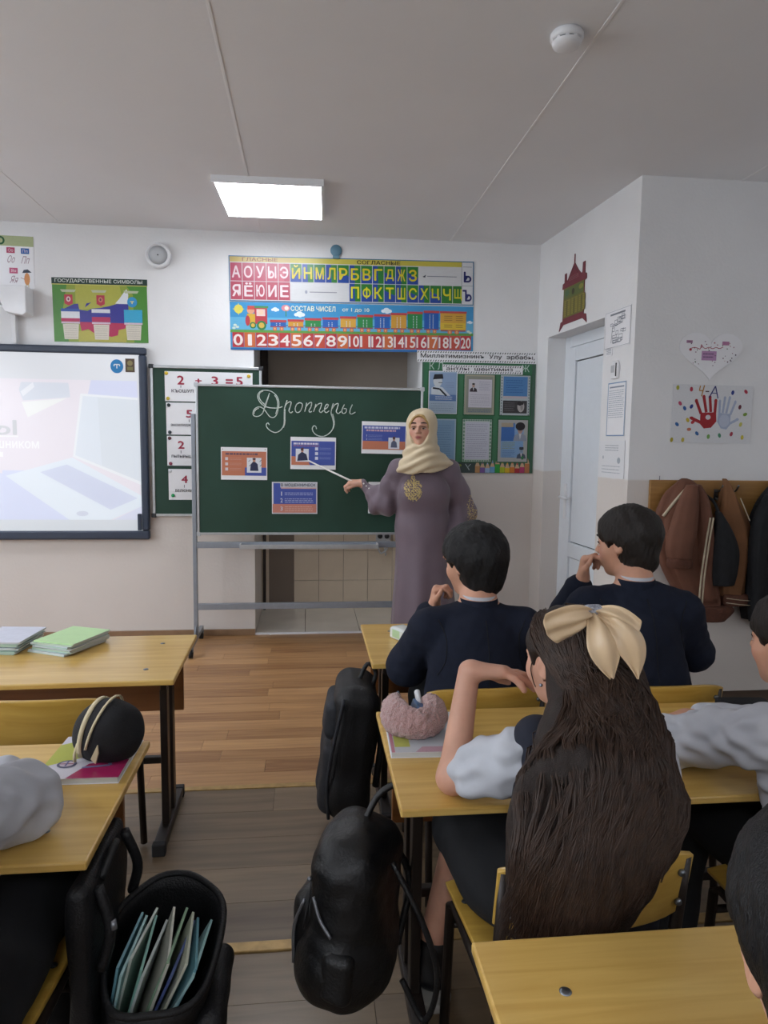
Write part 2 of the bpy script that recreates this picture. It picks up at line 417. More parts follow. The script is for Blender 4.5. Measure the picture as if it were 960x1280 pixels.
# the door, white PVC with two panels, set back in its opening
door = bpy.data.objects.new('door_1', None); COL.objects.link(door); tag(door, 'white plastic door with two flat panels', kind='structure')
door.matrix_world = MA
def dpart(n, b, m, **k): return b.build(n, MATS[m], door, **k)
y = .13
fr = MB().box(u0, u0 + .075, y, y + .07, 0, zt).box(u1 - .075, u1, y, y + .07, 0, zt).box(u0 + .075, u1 - .075, y, y + .07, zt - .075, zt)
dpart('door_frame', fr, 'white_pvc', bevel=.004)
a, c, t = u0 + .079, u1 - .079, zt - .079
dpart('gasket', MB().box(a - .006, c + .006, y + .03, y + .04, 0.0, t + .006), 'dark_seal')
lf = MB().box(a, a + .095, y - .006, y + .04, .01, t).box(c - .095, c, y - .006, y + .04, .01, t)
for z0, z1 in ((.01, .13), (.62, .72), (t - .095, t)): lf.box(a + .095, c - .095, y - .006, y + .04, z0, z1)
leaf = dpart('door_leaf', lf, 'white_pvc', bevel=.003)
for z0, z1 in ((.13, .62), (.72, t - .095)):
    MB().box(a + .095, c - .095, y + .014, y + .02, z0, z1).build('panel_seal', MATS['dark_seal'], leaf)
    MB().box(a + .101, c - .101, y + .006, y + .014, z0 + .006, z1 - .006).build('panel', MATS['white_pvc'], leaf, bevel=.002)
hd = MB().box(a + .02, a + .055, y - .016, y - .006, .88, 1.12).tube([(a + .04, y - .01, 1.03), (a + .04, y - .055, 1.03), (a + .16, y - .058, 1.025)], .009)
hd.build('door_handle', MATS['white_plastic'], leaf)

# ================================================================ ceiling lights
LED = emit('led_panel', '#f4f8ff', LAMP_STRENGTH); LED2 = emit('led_panel_rest', '#f4f8ff', LAMP_BACK)
def led(x, y, m, label):
    t = thing('ceiling_light', label, 'light', (x, y, 2.8), R(-1.5))
    f = MB()
    for (a, b_, c, d) in ((-.3, .3, -.3, -.285), (-.3, .3, .285, .3), (-.3, -.285, -.285, .285), (.285, .3, -.285, .285)): f.box(a, b_, c, d, -.035, 0)
    f.build('frame', MATS['white_plastic'], t)
    MB().box(-.285, .285, -.285, .285, -.032, -.022).build('diffuser', m, t)
    return t
led(-.21, 4.24, LED, 'square white LED panel glowing on the ceiling before the blackboard')
for k, (x, y) in enumerate(((-.21, -1.5), (-3.0, 3.9), (-3.0, .9), (-3.0, -2.0), (2.2, -1.9))):
    led(x, y, LED2, 'square LED ceiling panel over the %s' % ('rear of the aisle', 'interactive board corner', 'window row', 'rear window row', 'rear right rows')[k])
# smoke detector
sd = thing('smoke_detector', 'round white smoke detector on the ceiling', 'detector', (.88, 2.46, 2.8))
MB().lathe([(.0, 0), (.052, 0), (.056, -.006), (.056, -.022), (.05, -.026)], 32).build('base', MATS['white_plastic'], sd)
MB().lathe([(.044, -.026), (.044, -.032)], 32).build('slot_ring', MATS['dark_seal'], sd)
MB().lathe([(.05, -.031), (.05, -.034), (.044, -.045), (.03, -.052), (0.0001, -.053)], 32).build('cap', MATS['white_plastic'], sd)
for k in range(10):
    q = 2 * math.pi * k / 10
    MB().box(.043, .0505, -.006, .006, -.0315, -.0255, Matrix.Rotation(q, 4, 'Z')).build('slot_rib', MATS['white_plastic'], sd)

# ================================================================ desks and chairs
def make_desk(label, W=1.2, D=.52, H=.63, top='beech_top', group='school desks', modesty=True, side=1):
    t = thing('school_desk', label, 'desk', group=group)
    top_o = MB().box(-W / 2, W / 2, -D / 2, D / 2, H - .018, H).build('tabletop', MATS[top], t, bevel=.004, seg=2)
    for sx in (-1, 1):
        for yy in (-.15, .15):
            MB().lathe([(.0001, H + .0022), (.006, H + .002), (.009, H + .0004), (.009, H - .002)], 14, Matrix.Translation((sx * (W / 2 - .11), yy, 0))).build('bolt_cap', MATS['steel_bolt'], top_o)
    for sx in (-1, 1):
        x = sx * (W / 2 - .07)
        MB().box(x - .0125, x + .0125, -.075, -.03, .04, H - .10).box(x - .0125, x + .0125, .03, .075, .04, H - .10).build('leg', MATS['brown_metal'], t, bevel=.003)
        MB().box(x - .0165, x + .0165, -.19, .19, H - .045, H - .018).box(x - .0105, x + .0105, -.073, -.032, H - .3, H - .045).box(x - .0105, x + .0105, .032, .073, H - .3, H - .045).build('upper_leg', MATS['brown_metal'], t, bevel=.003)
        f = MB().box(x - .02, x + .02, -.21, .21, .008, .04).build('foot', MATS['brown_metal'], t, bevel=.004)
        for yy in (-.212, .182): MB().box(x - .022, x + .022, yy, yy + .03, .0, .043).build('foot_cap', MATS['rubber'], f, bevel=.004)
    MB().box(-W / 2 + .08, W / 2 - .08, .06, .085, .20, .225).build('crossbar', MATS['brown_metal'], t, bevel=.003)
    if modesty:
        MB().box(-W / 2 + .03, W / 2 - .03, .105, .121, H - .245, H - .02).build('modesty_panel', MATS['panel_brown'], t, bevel=.002)
    return t
def make_chair(label, group='school chairs'):
    t = thing('school_chair', label, 'chair', group=group)
    P = []; 
    for i in range(15):                                     # seat: bent plywood with a rolled front
        v = i / 14; yy = -.175 + v * .35; dz = .012 * math.cos(math.pi * (v - .35)) ; dz -= .03 * max(0, (v - .82) / .18) ** 2
        row = []
        for j in range(13):
            u = j / 12 * 2 - 1; hw = .18 - .015 * (1 - v); row.append(Vector((u * hw, yy, .385 - dz * (1 - u * u) * .8 + .004 * u * u)))
        P.append(row)
    MB().grid(P).build('seat', MATS['beech_ply'], t, solid=.011, bevel=.002)
    P = []
    for i in range(9):
        v = i / 8; z = .535 + v * .135; row = []
        for j in range(17):
            u = j / 16 * 2 - 1; cz = -.012 * (abs(u) ** 6) * (1 if v > .5 else -1) * abs(v * 2 - 1)
            row.append(Vector((u * .185, -.205 - .02 * v + .035 * u * u, z + cz + .006 * math.cos(u * math.pi / 2) * v)))
        P.append(row)
    back = MB().grid(P).build('backrest', MATS['beech_ply'], t, solid=.011, bevel=.002)
    for sx in (-1, 1):
        MB().tube([(sx * .172, -.19, .655), (sx * .172, -.175, .52), (sx * .17, -.16, .40), (sx * .172, -.20, .2), (sx * .175, -.23, .01)], .0115, 10).build('rear_leg', MATS['brown_metal'], t)
        MB().tube([(sx * .17, -.17, .372), (sx * .17, .0, .366), (sx * .17, .13, .368), (sx * .172, .155, .35), (sx * .175, .18, .01)], .0115, 10).build('front_leg', MATS['brown_metal'], t)
        for z in (.57, .63):
            MB().lathe([(.0001, .004), (.005, .0035), (.007, 0), (.007, -.003)], 12, Matrix.Translation((sx * .158, -.199 - .006 * (z > .6), z)) @ Matrix.Rotation(R(90), 4, 'X')).build('rivet', MATS['steel_bolt'], back)
        for yy in (-.12, .1):
            MB().lathe([(.0001, .003), (.006, .0025), (.008, 0)], 12, Matrix.Translation((sx * .155, yy, .395))).build('seat_screw', MATS['dark_seal'], t)
    MB().tube([(-.172, .16, .3), (.172, .16, .3)], .009).build('stretcher', MATS['brown_metal'], t)
    return t
def place(o, x, y, rz=0): o.location = (x, y, 0); o.rotation_euler = (0, 0, rz); return o
place(make_desk("beech teacher's desk carrying two piles of exercise books", D=.53, modesty=True), -1.03, 2.475, R(1.0))
place(make_desk('beech desk with the patterned workbook and black pencil case on it'), -1.0, 1.507)
place(make_desk('front row beech desk of the two boys in navy blazers', D=.53), .822, 2.60)
place(make_desk('beech desk where the girl with the bow leans her elbow', D=.54), .795, 1.645)
place(make_desk('nearest beech desk at the bottom right with a steel bolt', D=.52), .853, .725)
place(make_chair('empty plywood chair standing behind the desk with exercise books'), -.735, 2.17)
place(make_chair('plywood chair of the boy with black hair in the front row'), .53, 2.17, R(2))
place(make_chair('plywood chair of the boy leaning his cheek on his hand'), 1.09, 2.15)
place(make_chair('plywood chair the girl with long hair sits on'), .505, 1.315, R(3))
place(make_chair('plywood chair under the boy in the white shirt'), 1.13, 1.30)
place(make_chair('plywood chair under the child in white puffed sleeve on the left'), -.64, 1.20, R(-2))
place(make_chair('plywood chair under the child at the bottom right corner'), .44, .30)
# ================================================================ things on the back wall
def cr(pts, n=6):
    """smooth a polyline"""
    P = [np.array(p, float) for p in pts]; P = [2 * P[0] - P[1]] + P + [2 * P[-1] - P[-2]]; out = []
    for i in range(1, len(P) - 2):
        for k in range(n):
            t = k / n; a, b, c, d = P[i - 1:i + 3]
            out.append(.5 * (2 * b + (c - a) * t + (2 * a - 5 * b + 4 * c - d) * t * t + (3 * b - a - 3 * c + d) * t ** 3))
    return out + [P[-2]]
# interactive board with the projected slide
iw = thing('interactive_whiteboard', 'large interactive whiteboard in a dark blue frame showing a pale laptop slide', 'whiteboard', (-2.9, YB - .055, .70))
W_, H_ = 1.812, 1.305
fr = MB().box(0, W_, 0, .05, 0, .062).box(0, W_, 0, .05, H_ - .05, H_).box(0, .05, 0, .05, .062, H_ - .05).box(W_ - .05, W_, 0, .05, .062, H_ - .05)
fr.build('frame', MATS['board_frame'], iw, bevel=.012, seg=3)
MB().box(.045, W_ - .045, .012, .045, .055, H_ - .045).build('panel', MATS['white_plastic'], iw)
MB().box(W_ - .075, W_ - .05, -.012, .012, .065, .18).build('pen_clip', MATS['board_frame'], iw, bevel=.004)
pr = Print()
def q(px, py): return (.86 + px * .00504, (673 - py) * .0053 + .005)     # along the picture, from its left edge in view
def PP(pts, c, l=1): pr.poly([q(*p) for p in pts], c, l)
pr.rect(.05, .06, W_ - .05, H_ - .05, '#cfd4de', 0)
PP([(-160, 470), (176, 470), (179, 648), (-160, 648)], '#e6dcea', 1)
PP([(117, 470), (176, 470), (177, 492), (112, 490)], '#bcc6f2', 2)
PP([(-160, 560), (5, 590), (95, 648), (-160, 648)], '#c3d0f8', 2)
PP([(0, 585), (60, 585), (100, 648), (0, 648)], '#bfccf6', 3)
PP([(28, 474), (88, 474), (90, 492), (30, 497), (25, 484)], '#c3cde0', 2)
PP([(27, 486), (43, 474), (45, 480), (30, 492)], '#e9ecf6', 3)
PP([(28, 499), (86, 493), (35, 518)], '#f1f4f2', 3)
PP([(103, 487), (177, 491), (180, 603), (91, 567)], '#eef4fa', 3)
PP([(106, 490), (177, 494), (180, 599), (94, 565)], '#c9d6e4', 4)
PP([(106, 490), (125, 491), (128, 578), (94, 565)], '#d3e0f0', 5)
PP([(4, 592), (90, 568), (180, 617), (180, 630), (136, 649), (85, 649)], '#dcebfa', 4)
PP([(48, 587), (83, 577), (174, 620), (138, 635)], '#b9c6ea', 5)
PP([(180, 630), (180, 650), (140, 649)], '#c7cfee', 5)
cx, cy = q(101, 640); pr.ell(cx, cy, .04, .018, '#b5c0dc', 6)
PP([(-160, 648), (179, 648), (180, 664), (-160, 664)], '#bcc7d2', 6)
a = q(-9, 540); b_ = q(20, 522); pr.text('Ы', a[0], a[1], b_[0], b_[1], '#aab0b8', 6, .02)
a = q(-10, 543); b_ = q(22, 541); pr.rect(a[0], a[1], b_[0], b_[1], '#f6f6f8', 6)
a = q(-6, 557); b_ = q(48, 548); pr.text('шником', a[0], a[1], b_[0], b_[1], '#fbfbfd', 6, .02)
a = q(-8, 568); b_ = q(2, 562); pr.rect(a[0], a[1], b_[0], b_[1], '#fafafc', 6)
so = pr.build('slide', iw, SCREEN); so.location = (0, .012, 0)
st_ = Print(); cx, cy = q(151, 452)
st_.ell(cx, cy, .042, .046, '#2f86c4', 1, 28); st_.line([(cx - .018, cy), (cx - .018, cy + .012), (cx + .018, cy + .012), (cx + .018, cy)], .007, '#dfe9ee', 2); st_.line([(cx, cy + .012), (cx, cy - .014)], .007, '#dfe9ee', 2)
a = q(162, 459); b_ = q(174, 442); st_.rect(a[0], a[1], b_[0], b_[1], '#5a4a3c', 1); st_.ell((a[0] + b_[0]) / 2, b_[1] - .03, .018, .018, '#8f8458', 2); st_.rect(a[0] + .012, a[1] + .012, b_[0] - .012, a[1] + .035, '#7e7a4c', 2)
o = st_.build('stickers', iw); o.location = (0, .009, 0)

# projector bracket on the wall above it
pm = thing('projector_mount', 'white projector wall bracket with a grey arm at the left edge', 'projector', (-1.9, YB, 2.2))
MB().prism([(-.07, .17), (.085, .17), (.085, .0), (.06, -.02), (-.05, .0), (-.08, .08)], -.13, 0).build('wall_box', MATS['white_plastic'], pm, bevel=.006)
MB().box(-.045, -.015, -.05, -.02, -.19, 0.0).build('cable_duct', MATS['white_plastic'], pm, bevel=.004)
MB().box(-.035, .035, -.5, -.06, -.04, .04, Matrix.Translation((-.02, -.03, .09)) @ Matrix.Rotation(R(-52), 4, 'Z')).build('arm', MATS['grey_plastic'], pm, bevel=.012, seg=3)
MB().box(-.5, -.25, -.62, -.36, .0, .13).build('projector_body', MATS['white_plastic'], pm, bevel=.02, seg=3)

# cursive alphabet poster, cut by the picture edge
s = sheet('letter_poster', 'white alphabet poster with a pale green header at the left edge', 'poster', .60, .335, (-2.405, YB - .003, 2.378), tilt=R(.6))
p = Print(); p.rect(0, .27, .60, .335, '#aab48a', 1)
p.ell(.395, .303, .026, .027, '#1d5a34', 2); p.ell(.395, .303, .014, .016, '#aab48a', 3)
for x, y, c, t_, u_ in ((.43, .225, '#b7466a', 'Оо', 'Оо'), (.52, .223, '#2f62a8', 'Пп', 'Пп'), (.445, .095, '#c2557a', 'Яя', 'Яя')):
    p.rect(x, y, x + .052, y + .036, c, 1); p.text(t_, x + .01, y + .008, x + .042, y + .028, '#e8d8e0', 2)
    p.text(u_, x + .0, y - .062, x + .045, y - .015, '#a78a96', 2, shear=.3)
p.ell(.555, .062, .018, .04, '#d8955f', 1); p.poly([(.525, .1), (.585, .105), (.56, .125), (.535, .12)], '#3d4658', 2); p.line([(.55, .03), (.545, .005)], .004, '#c8b070', 1); p.line([(.563, .03), (.565, .004)], .004, '#c8b070', 1)
p.line([(.515, .07), (.54, .06)], .003, '#b07050', 1)
p.build('print', s)

# poster of state symbols
s = sheet('symbols_poster', 'green poster of state symbols with a tricolour map', 'poster', .612, .418, (-1.69, YB - .003, 2.034), tilt=R(-.6))
p = Print()
def g(cx, cy): return ((cx - 312) / 575 * .612, (706 - cy) / 380 * .418)
def G(pts, c, l): p.poly([g(*a) for a in pts], c, l)
p.rect(0, 0, .612, .418, '#4c8a35', 0)
G([(400, 365), (760, 365), (800, 420), (800, 705), (400, 705), (370, 520)], '#8ea23c', 1)
G([(450, 365), (720, 365), (740, 480), (450, 520)], '#b0b04a', 2); G([(460, 640), (760, 620), (750, 705), (460, 705)], '#b5ad4c', 2)
G([(310, 325), (890, 325), (890, 362), (310, 362)], '#1f3b33', 2); G([(310, 362), (890, 362), (890, 367), (310, 367)], '#c9c76a', 3)
a = g(330, 356); b_ = g(860, 332); p.text('ГОСУДАРСТВЕННЫЕ СИМВОЛЫ', a[0], a[1], b_[0], b_[1], '#e6ece6', 3, .01)
G([(690, 472), (715, 445), (745, 405), (762, 385), (772, 420), (765, 478)], '#dfe2e6', 3)
G([(360, 518), (440, 480), (465, 478), (470, 512), (520, 520), (548, 505), (600, 500), (655, 488), (700, 474), (770, 474), (770, 592), (470, 588)], '#34338f', 4)
G([(505, 500), (515, 475), (545, 468), (525, 485)], '#34338f', 4)
G([(468, 586), (770, 590), (742, 622), (706, 630), (700, 662), (662, 672), (560, 655), (520, 628), (480, 640)], '#b72b58', 4)
for x in (360, 545, 742):
    G([(x, 395), (x + 95, 395), (x + 85, 410), (x + 10, 410)], '#b9bfa0', 3)
    G([(x, 508), (x + 112, 508), (x + 112, 585), (x, 585)], '#dcdfe4', 5)
    G([(x + 8, 600), (x + 105, 600), (x + 98, 690), (x + 15, 690)], '#d6cfc0', 5); a = g(x + 18, 685); b_ = g(x + 95, 605); p.scribble(a[0], a[1], b_[0], b_[1], 6, '#9a9086', .002, 6, x)
    G([(x, 586), (x + 112, 586), (x + 112, 597), (x, 597)], '#d7c3cf', 6)
G([(360, 508), (472, 508), (472, 525), (360, 525)], '#2f56a8', 6); G([(360, 565), (472, 565), (472, 585), (360, 585)], '#b52d5c', 6)
G([(545, 530), (657, 530), (657, 555), (545, 555)], '#3a3a98', 6); G([(545, 555), (657, 555), (657, 585), (545, 585)], '#b52d5c', 6)
G([(742, 508), (854, 508), (854, 585), (742, 585)], '#37a6cf', 6)
for x, c in ((408, '#b8374a'), (602, '#b8374a')):
    G([(x - 25, 425), (x + 25, 425), (x + 25, 478), (x, 490), (x - 25, 478)], c, 6); 
    cx, cy = g(x, 452); p.ell(cx, cy, .014, .017, '#dfc9c4' if x == 408 else '#c98a6a', 7); p.ell(cx, cy, .006, .009, '#7d2a4e', 8)
cx, cy = g(794, 462); p.ell(cx, cy, .032, .034, '#2f8fc4', 6, 24); p.rect(cx - .012, cy, cx + .012, cy + .006, '#e0d28a', 7); p.rect(cx - .003, cy - .012, cx + .003, cy, '#e0d28a', 7)
p.build('print', s, GLOSSPRINT)

# wall loudspeaker and the blue round thing above the alphabet
sp = thing('wall_speaker', 'round white wall loudspeaker with a grey grille', 'speaker', (-.998, YB, 2.615))
Mw = Matrix.Rotation(R(90), 4, 'X')
MB().lathe([(.0001, 0), (.082, 0), (.084, .03), (.078, .045), (.07, .047), (.068, .040)], 40, Mw).build('housing', MATS['white_plastic'], sp)
gr = MB().lathe([(.0001, .046), (.03, .045), (.068, .039)], 40, Mw).build('grille', MATS['grey_plastic'], sp)
MB().lathe([(.0001, .05), (.004, .049), (.005, .045)], 12, Mw).build('centre_screw', MATS['dark_seal'], sp)
bs = thing('wall_sensor', 'small teal round sensor above the alphabet poster', 'sensor', (.19, YB, 2.70))
mat('teal_plastic', '#5b8296', .5)
MB().lathe([(.0001, 0), (.038, 0), (.04, .012), (.036, .022), (.02, .026), (.0001, .027)], 28, Mw).build('body', MATS['teal_plastic'], bs)
MB().box(-.022, .022, -.02, 0, -.055, -.03).build('bracket', MATS['teal_plastic'], bs, bevel=.003)

# alphabet poster (vowels and consonants)
WP = 1.70
s = sheet('alphabet_poster', 'poster of vowels and consonants in pink, green and blue squares', 'poster', WP, .302, (-.535, YB - .006, 2.338), tilt=R(-.85))
p = Print(); p.rect(0, 0, WP, .302, '#2d6f9c', 0); X = lambda c: (c - 43) / 870 * WP
p.rect(.006, .006, WP - .006, .296, '#cfd0d2', 1)
p.rect(X(47), .262, X(870), .296, '#c9bd4e', 2); p.rect(X(47), .262, X(256), .296, '#c7b06a', 3)
p.text('ГЛАСНЫЕ', X(90), .267, X(212), .291, '#8a4a34', 4, .015); p.text('СОГЛАСНЫЕ', X(490), .265, X(645), .290, '#2b2b2b', 4, .02)
r1 = (.136, .256); r2 = (.012, .132); cw = 41.5
def cell(i, row, ch, c1, c2, ct):
    x0 = X(47 + i * cw) + .002; x1 = X(47 + (i + 1) * cw) - .002; y0, y1 = row
    p.rect(x0, y0, x1, y1, c1, 2)
    if c2: p.poly([(x0, y0), (x1, y0), (x1, (y0 + y1) / 2 - .015), (x0, (y0 + y1) / 2 + .02)] if i % 2 else [(x0, y1), (x0, y0), (x0 + (x1 - x0) * .5, y0), (x0 + (x1 - x0) * .45, y1)], c2, 3)
    p.text(ch, x0 + .012, y0 + .022, x1 - .012, y1 - (.022 if ch not in 'ЙЁ' else .008), ct, 4, .025)
for i, ch in enumerate('АОУЫЭ'): cell(i, r1, ch, '#b04860', '#bb5a6c' if i > 2 else None, '#e3cdd2')
for i, ch in enumerate('ЯЁЮИЕ'): cell(i, r2, ch, '#b04a5e', None, '#e6d8dc')
for i, ch in enumerate('ЙНМЛРБВГДЖЗ'): cell(i + 5, r1, ch, '#2c7a36', '#23489a', '#d6c62e')
for i, ch in enumerate('ПФКТШСХЦЧЩ'): cell(i + 10, r2, ch, '#2c7a36', '#23489a' if i < 8 else None, '#d6d02a')
p.poly([(X(725), .19), (X(738), .205), (X(735), .185)], '#3a3f52', 3); p.rect(X(742), .192, X(850), .197, '#7a7f8a', 3)
p.ell(X(310), .07, .009, .012, '#9aa0b0', 3); p.rect(X(322), .067, X(418), .073, '#8f9098', 3)
p.rect(X(869), .01, X(909), .292, '#d8d9dd', 2); p.rect(X(868), .0, X(870), .3, '#8f949c', 3); p.rect(X(869), .132, X(909), .136, '#9aa0a8', 3)
p.text('Ь', X(877), .16, X(903), .23, '#232a6a', 4, .03); p.text('Ъ', X(873), .03, X(905), .105, '#232a6a', 4, .03)
p.rect(X(873), .262, X(905), .266, '#9a9aa2', 3)
p.build('print', s, GLOSSPRINT)
# number train poster
s = sheet('number_poster', 'blue poster of a cartoon train above red number squares', 'poster', WP, .322, (-.53, YB - .004, 2.012), tilt=R(-.75))
p = Print(); Z = lambda c: (398 - c) / 180 * .322
p.rect(0, 0, WP, .322, '#3f93c8', 0); p.rect(0, Z(330), WP, Z(275), '#63aed4', 1); p.rect(0, Z(333), WP, Z(322), '#5f9a4a', 2)
p.rect(0, 0, WP, .012, '#2a64a4', 3)
for i in range(21):
    x0 = X(50 + i * 40.8); x1 = X(50 + (i + 1) * 40.8) - .003
    p.rect(x0, Z(388), x1, Z(332), ('#b8383e', '#cc6a3c', '#b8403c', '#c4503e')[i % 4], 3)
    p.text(str(i), x0 + (.008 if i < 10 else .004), Z(381), x1 - (.008 if i < 10 else .004), Z(340), '#efe6e2', 5, .02)
p.text('СОСТАВ ЧИСЕЛ', X(255), Z(248), X(412), Z(229), '#eef0d0', 4, .02); p.text('от 1 до 10', X(437), Z(249), X(533), Z(233), '#eef0d0', 4, .01)
def cloud(cx, cy, r):
    for dx, dy, k in ((-1, 0, .7), (0, .3, 1), (1, 0, .75), (.2, -.2, .8)): p.ell(X(cx) + dx * r, Z(cy) + dy * r, r * k, r * k * .75, '#dfeaf2', 2)
for c in ((200, 245, .016), (285, 262, .022), (595, 242, .022), (900, 280, .012)): cloud(*c)
p.ell(X(73), Z(245), .03, .03, '#dcd05a', 3); p.ell(X(73), Z(245), .04, .006, '#d2c868', 2); p.ell(X(73), Z(245), .006, .04, '#d2c868', 2)
p.ell(X(237), Z(238), .03, .022, '#d98a90', 3); p.ell(X(240), Z(238), .014, .014, '#efe6dc', 4); p.rect(X(236), Z(270), X(239), Z(248), '#3f8a44', 3)
for dx, dy in ((60, 305), (68, 312), (56, 316), (895, 315), (902, 320)): p.ell(X(dx), Z(dy), .012, .008, '#cfe0d2', 3)
# engine
p.rect(X(128), Z(300), X(172), Z(240), '#b8404a', 4); p.rect(X(124), Z(240), X(176), Z(232), '#4a8a50', 4); p.rect(X(135), Z(270), X(165), Z(244), '#e0c8c4', 5); p.rect(X(102), Z(302), X(130), Z(262), '#d0a83c', 4)
p.ell(X(104), Z(288), .016, .035, '#b8404a', 5); p.ell(X(115), Z(248), .026, .026, '#d9a080', 5); p.rect(X(104), Z(246), X(128), Z(232), '#c85048', 6); p.ell(X(150), Z(255), .018, .02, '#e8c8b0', 6)
for x, r in ((122, .022), (152, .032)): p.ell(X(x), Z(305), r, r, '#2f7a4a', 6, 20); p.ell(X(x), Z(305), r * .6, r * .6, '#d0b050', 7)
wag = [(183, 237, '#2a62ac', 283), (245, 298, '#d09a3c', 280), (305, 360, '#2f8a4a', 274), (367, 421, '#2a62b4', 270), (430, 485, '#d4a444', 265), (491, 545, '#2f8a4a', 258), (552, 607, '#2462b4', 254), (612, 667, '#d09c3c', 248), (672, 725, '#2a8846', 242), (732, 785, '#1f5cb0', 237)]
for k, (x0, x1, c, t_) in enumerate(wag):
    p.rect(X(x0), Z(311), X(x1), Z(t_), c, 4); p.rect(X(x0) - .004, Z(t_ + 9), X(x1) + .004, Z(t_), '#b8454c', 5); p.rect(X(x0) - .002, Z(311), X(x1) + .002, Z(307), '#8a4a6a', 5)
    for j in range(max(2, k)):
        for dx in (-.5, .5): p.rect(X((x0 + x1) / 2 + dx * 12) - .003, Z(305) + j * .011, X((x0 + x1) / 2 + dx * 12) + .003, Z(305) + j * .011 + .006, '#cdd8dc', 6)
    for dx in (.28, .72): p.ell(X(x0 + (x1 - x0) * dx), Z(317), .014, .014, '#cf6a4a', 6); p.ell(X(x0 + (x1 - x0) * dx), Z(317), .008, .008, '#dcae78', 7)
    p.rect(X(x1), Z(304), X(x1 + 7), Z(302), '#30343c', 4)
p.rect(X(791), Z(312), X(886), Z(238), '#cf9f3e', 4); p.rect(X(789), Z(246), X(888), Z(238), '#b8484c', 5); p.rect(X(793), Z(308), X(884), Z(283), '#d8b83a', 5); p.rect(X(793), Z(316), X(884), Z(311), '#8a4a6a', 5)
for i, yy in enumerate((258, 266, 274, 292, 300)): p.rect(X(805), Z(yy), X(835), Z(yy - 2), '#7a5a30', 6); p.rect(X(848), Z(yy), X(874), Z(yy - 2), '#7a5a30', 6)
for x in (826, 852): p.ell(X(x), Z(319), .016, .015, '#cf6a4a', 6); p.ell(X(x), Z(319), .009, .009, '#dcae78', 7)
p.build('print', s, GLOSSPRINT)

# small green chalkboard on the wall behind, with pinned cards
gb = thing('wall_chalkboard', 'narrow green wall chalkboard hung with number cards, behind the rolling board', 'chalkboard', (-1.055, YB, .872))
MB().box(0, .725, -.022, -.004, 0, 1.008).build('panel', MATS['chalkboard'], gb)
f = MB().box(-.012, .737, -.03, -.002, -.014, .006).box(-.012, .737, -.03, -.002, 1.002, 1.022).box(-.012, .006, -.03, -.002, .006, 1.002).box(.719, .737, -.03, -.002, .006, 1.002)
f.build('frame', MATS['aluminium'], gb, bevel=.003)
for x, z in ((-.006, -.006), (-.006, 1.014), (.731, 1.014)): MB().box(x - .016, x + .016, -.034, 0, z - .014, z + .014).build('corner_cap', MATS['dark_seal'], gb, bevel=.004)
cards = [('wide white card reading 2 + 3 = 5 on the wall chalkboard', -.972, 1.652, .59, .202), ('white card with a red 5 below the sum card', -.966, 1.425, .30, .218), ('white card with a red 2 on the wall chalkboard', -.964, 1.212, .30, .204), ('white card with a red 4, lowest on the wall chalkboard', -.958, .975, .30, .214)]
mags = []
for k, (lab, x, z, w, h) in enumerate(cards):
    s = sheet('number_card', lab, 'card', w, h, (x, YB - .026, z), group='cards on the wall chalkboard'); p = Print(); red = '#a8324a'
    if k == 0:
        for t_, a, b_ in (('2', .085, .128), ('+', .205, .245), ('3', .315, .355), ('=', .41, .455), ('5', .48, .522)): p.text(t_, a, .115 if t_ not in '+=' else .128, b_, .172 if t_ not in '+=' else .155, red, 2, .03)
        p.text('КЪОШУЛ', .045, .06, .19, .082, '#3a3c48', 2, .01); p.rect(.105, .092, .109, .108, '#3a3c48', 2)
        mg = [(.012, .188, '#d8b830'), (.565, .18, '#d8b830'), (.02, .018, '#c8b03a')]
    else:
        ch, word, tx = (None, ('5', 'ЭКСИЛИДЖ', .135), ('2', 'ПЫТЫРЫШ', .075), ('4', 'БЕЛЮНМЕ', .088))[k]
        p.text(ch, tx, .118, tx + .04, .168, red, 2, .03); p.rect(tx + .016, .085, tx + .02, .105, '#3a3c48', 2); p.text(word, .03 if k < 3 else .045, .055, .165 if k < 3 else .175, .074, '#3a3c48', 2, .008)
        mg = {1: [(.018, .2, '#1c2a30'), (.022, .016, '#26323c')], 2: [(.018, .188, '#5a2a34'), (.022, .014, '#8a2f4c')], 3: [(.012, .2, '#d8dce0'), (.028, .03, '#18a05a')]}[k]
    p.build('print', s)
    for (mx, mz, c) in mg: mags.append((x + mx, z + mz, c))
names = ['yellow magnet at the upper left of the sum card', 'yellow magnet at the upper right of the sum card', 'yellow magnet at the lower left of the sum card', 'black magnet at the top of the card with a 5', 'black magnet at the bottom of the card with a 5', 'dark red magnet at the top of the card with a 2', 'crimson magnet at the bottom of the card with a 2', 'white magnet at the top of the card with a 4', 'green magnet at the bottom of the card with a 4']
for (x, z, c), n in zip(mags, names):
    o = MB().lathe([(.0001, 0), (.012, 0), (.012, .004), (.009, .007), (.0001, .008)], 18, Mw).build('magnet', mat('magnet_' + c[1:], c, .3)); o.location = (x, YB - .0265, z); tag(o, n, 'magnet', 'magnets on the wall chalkboard')

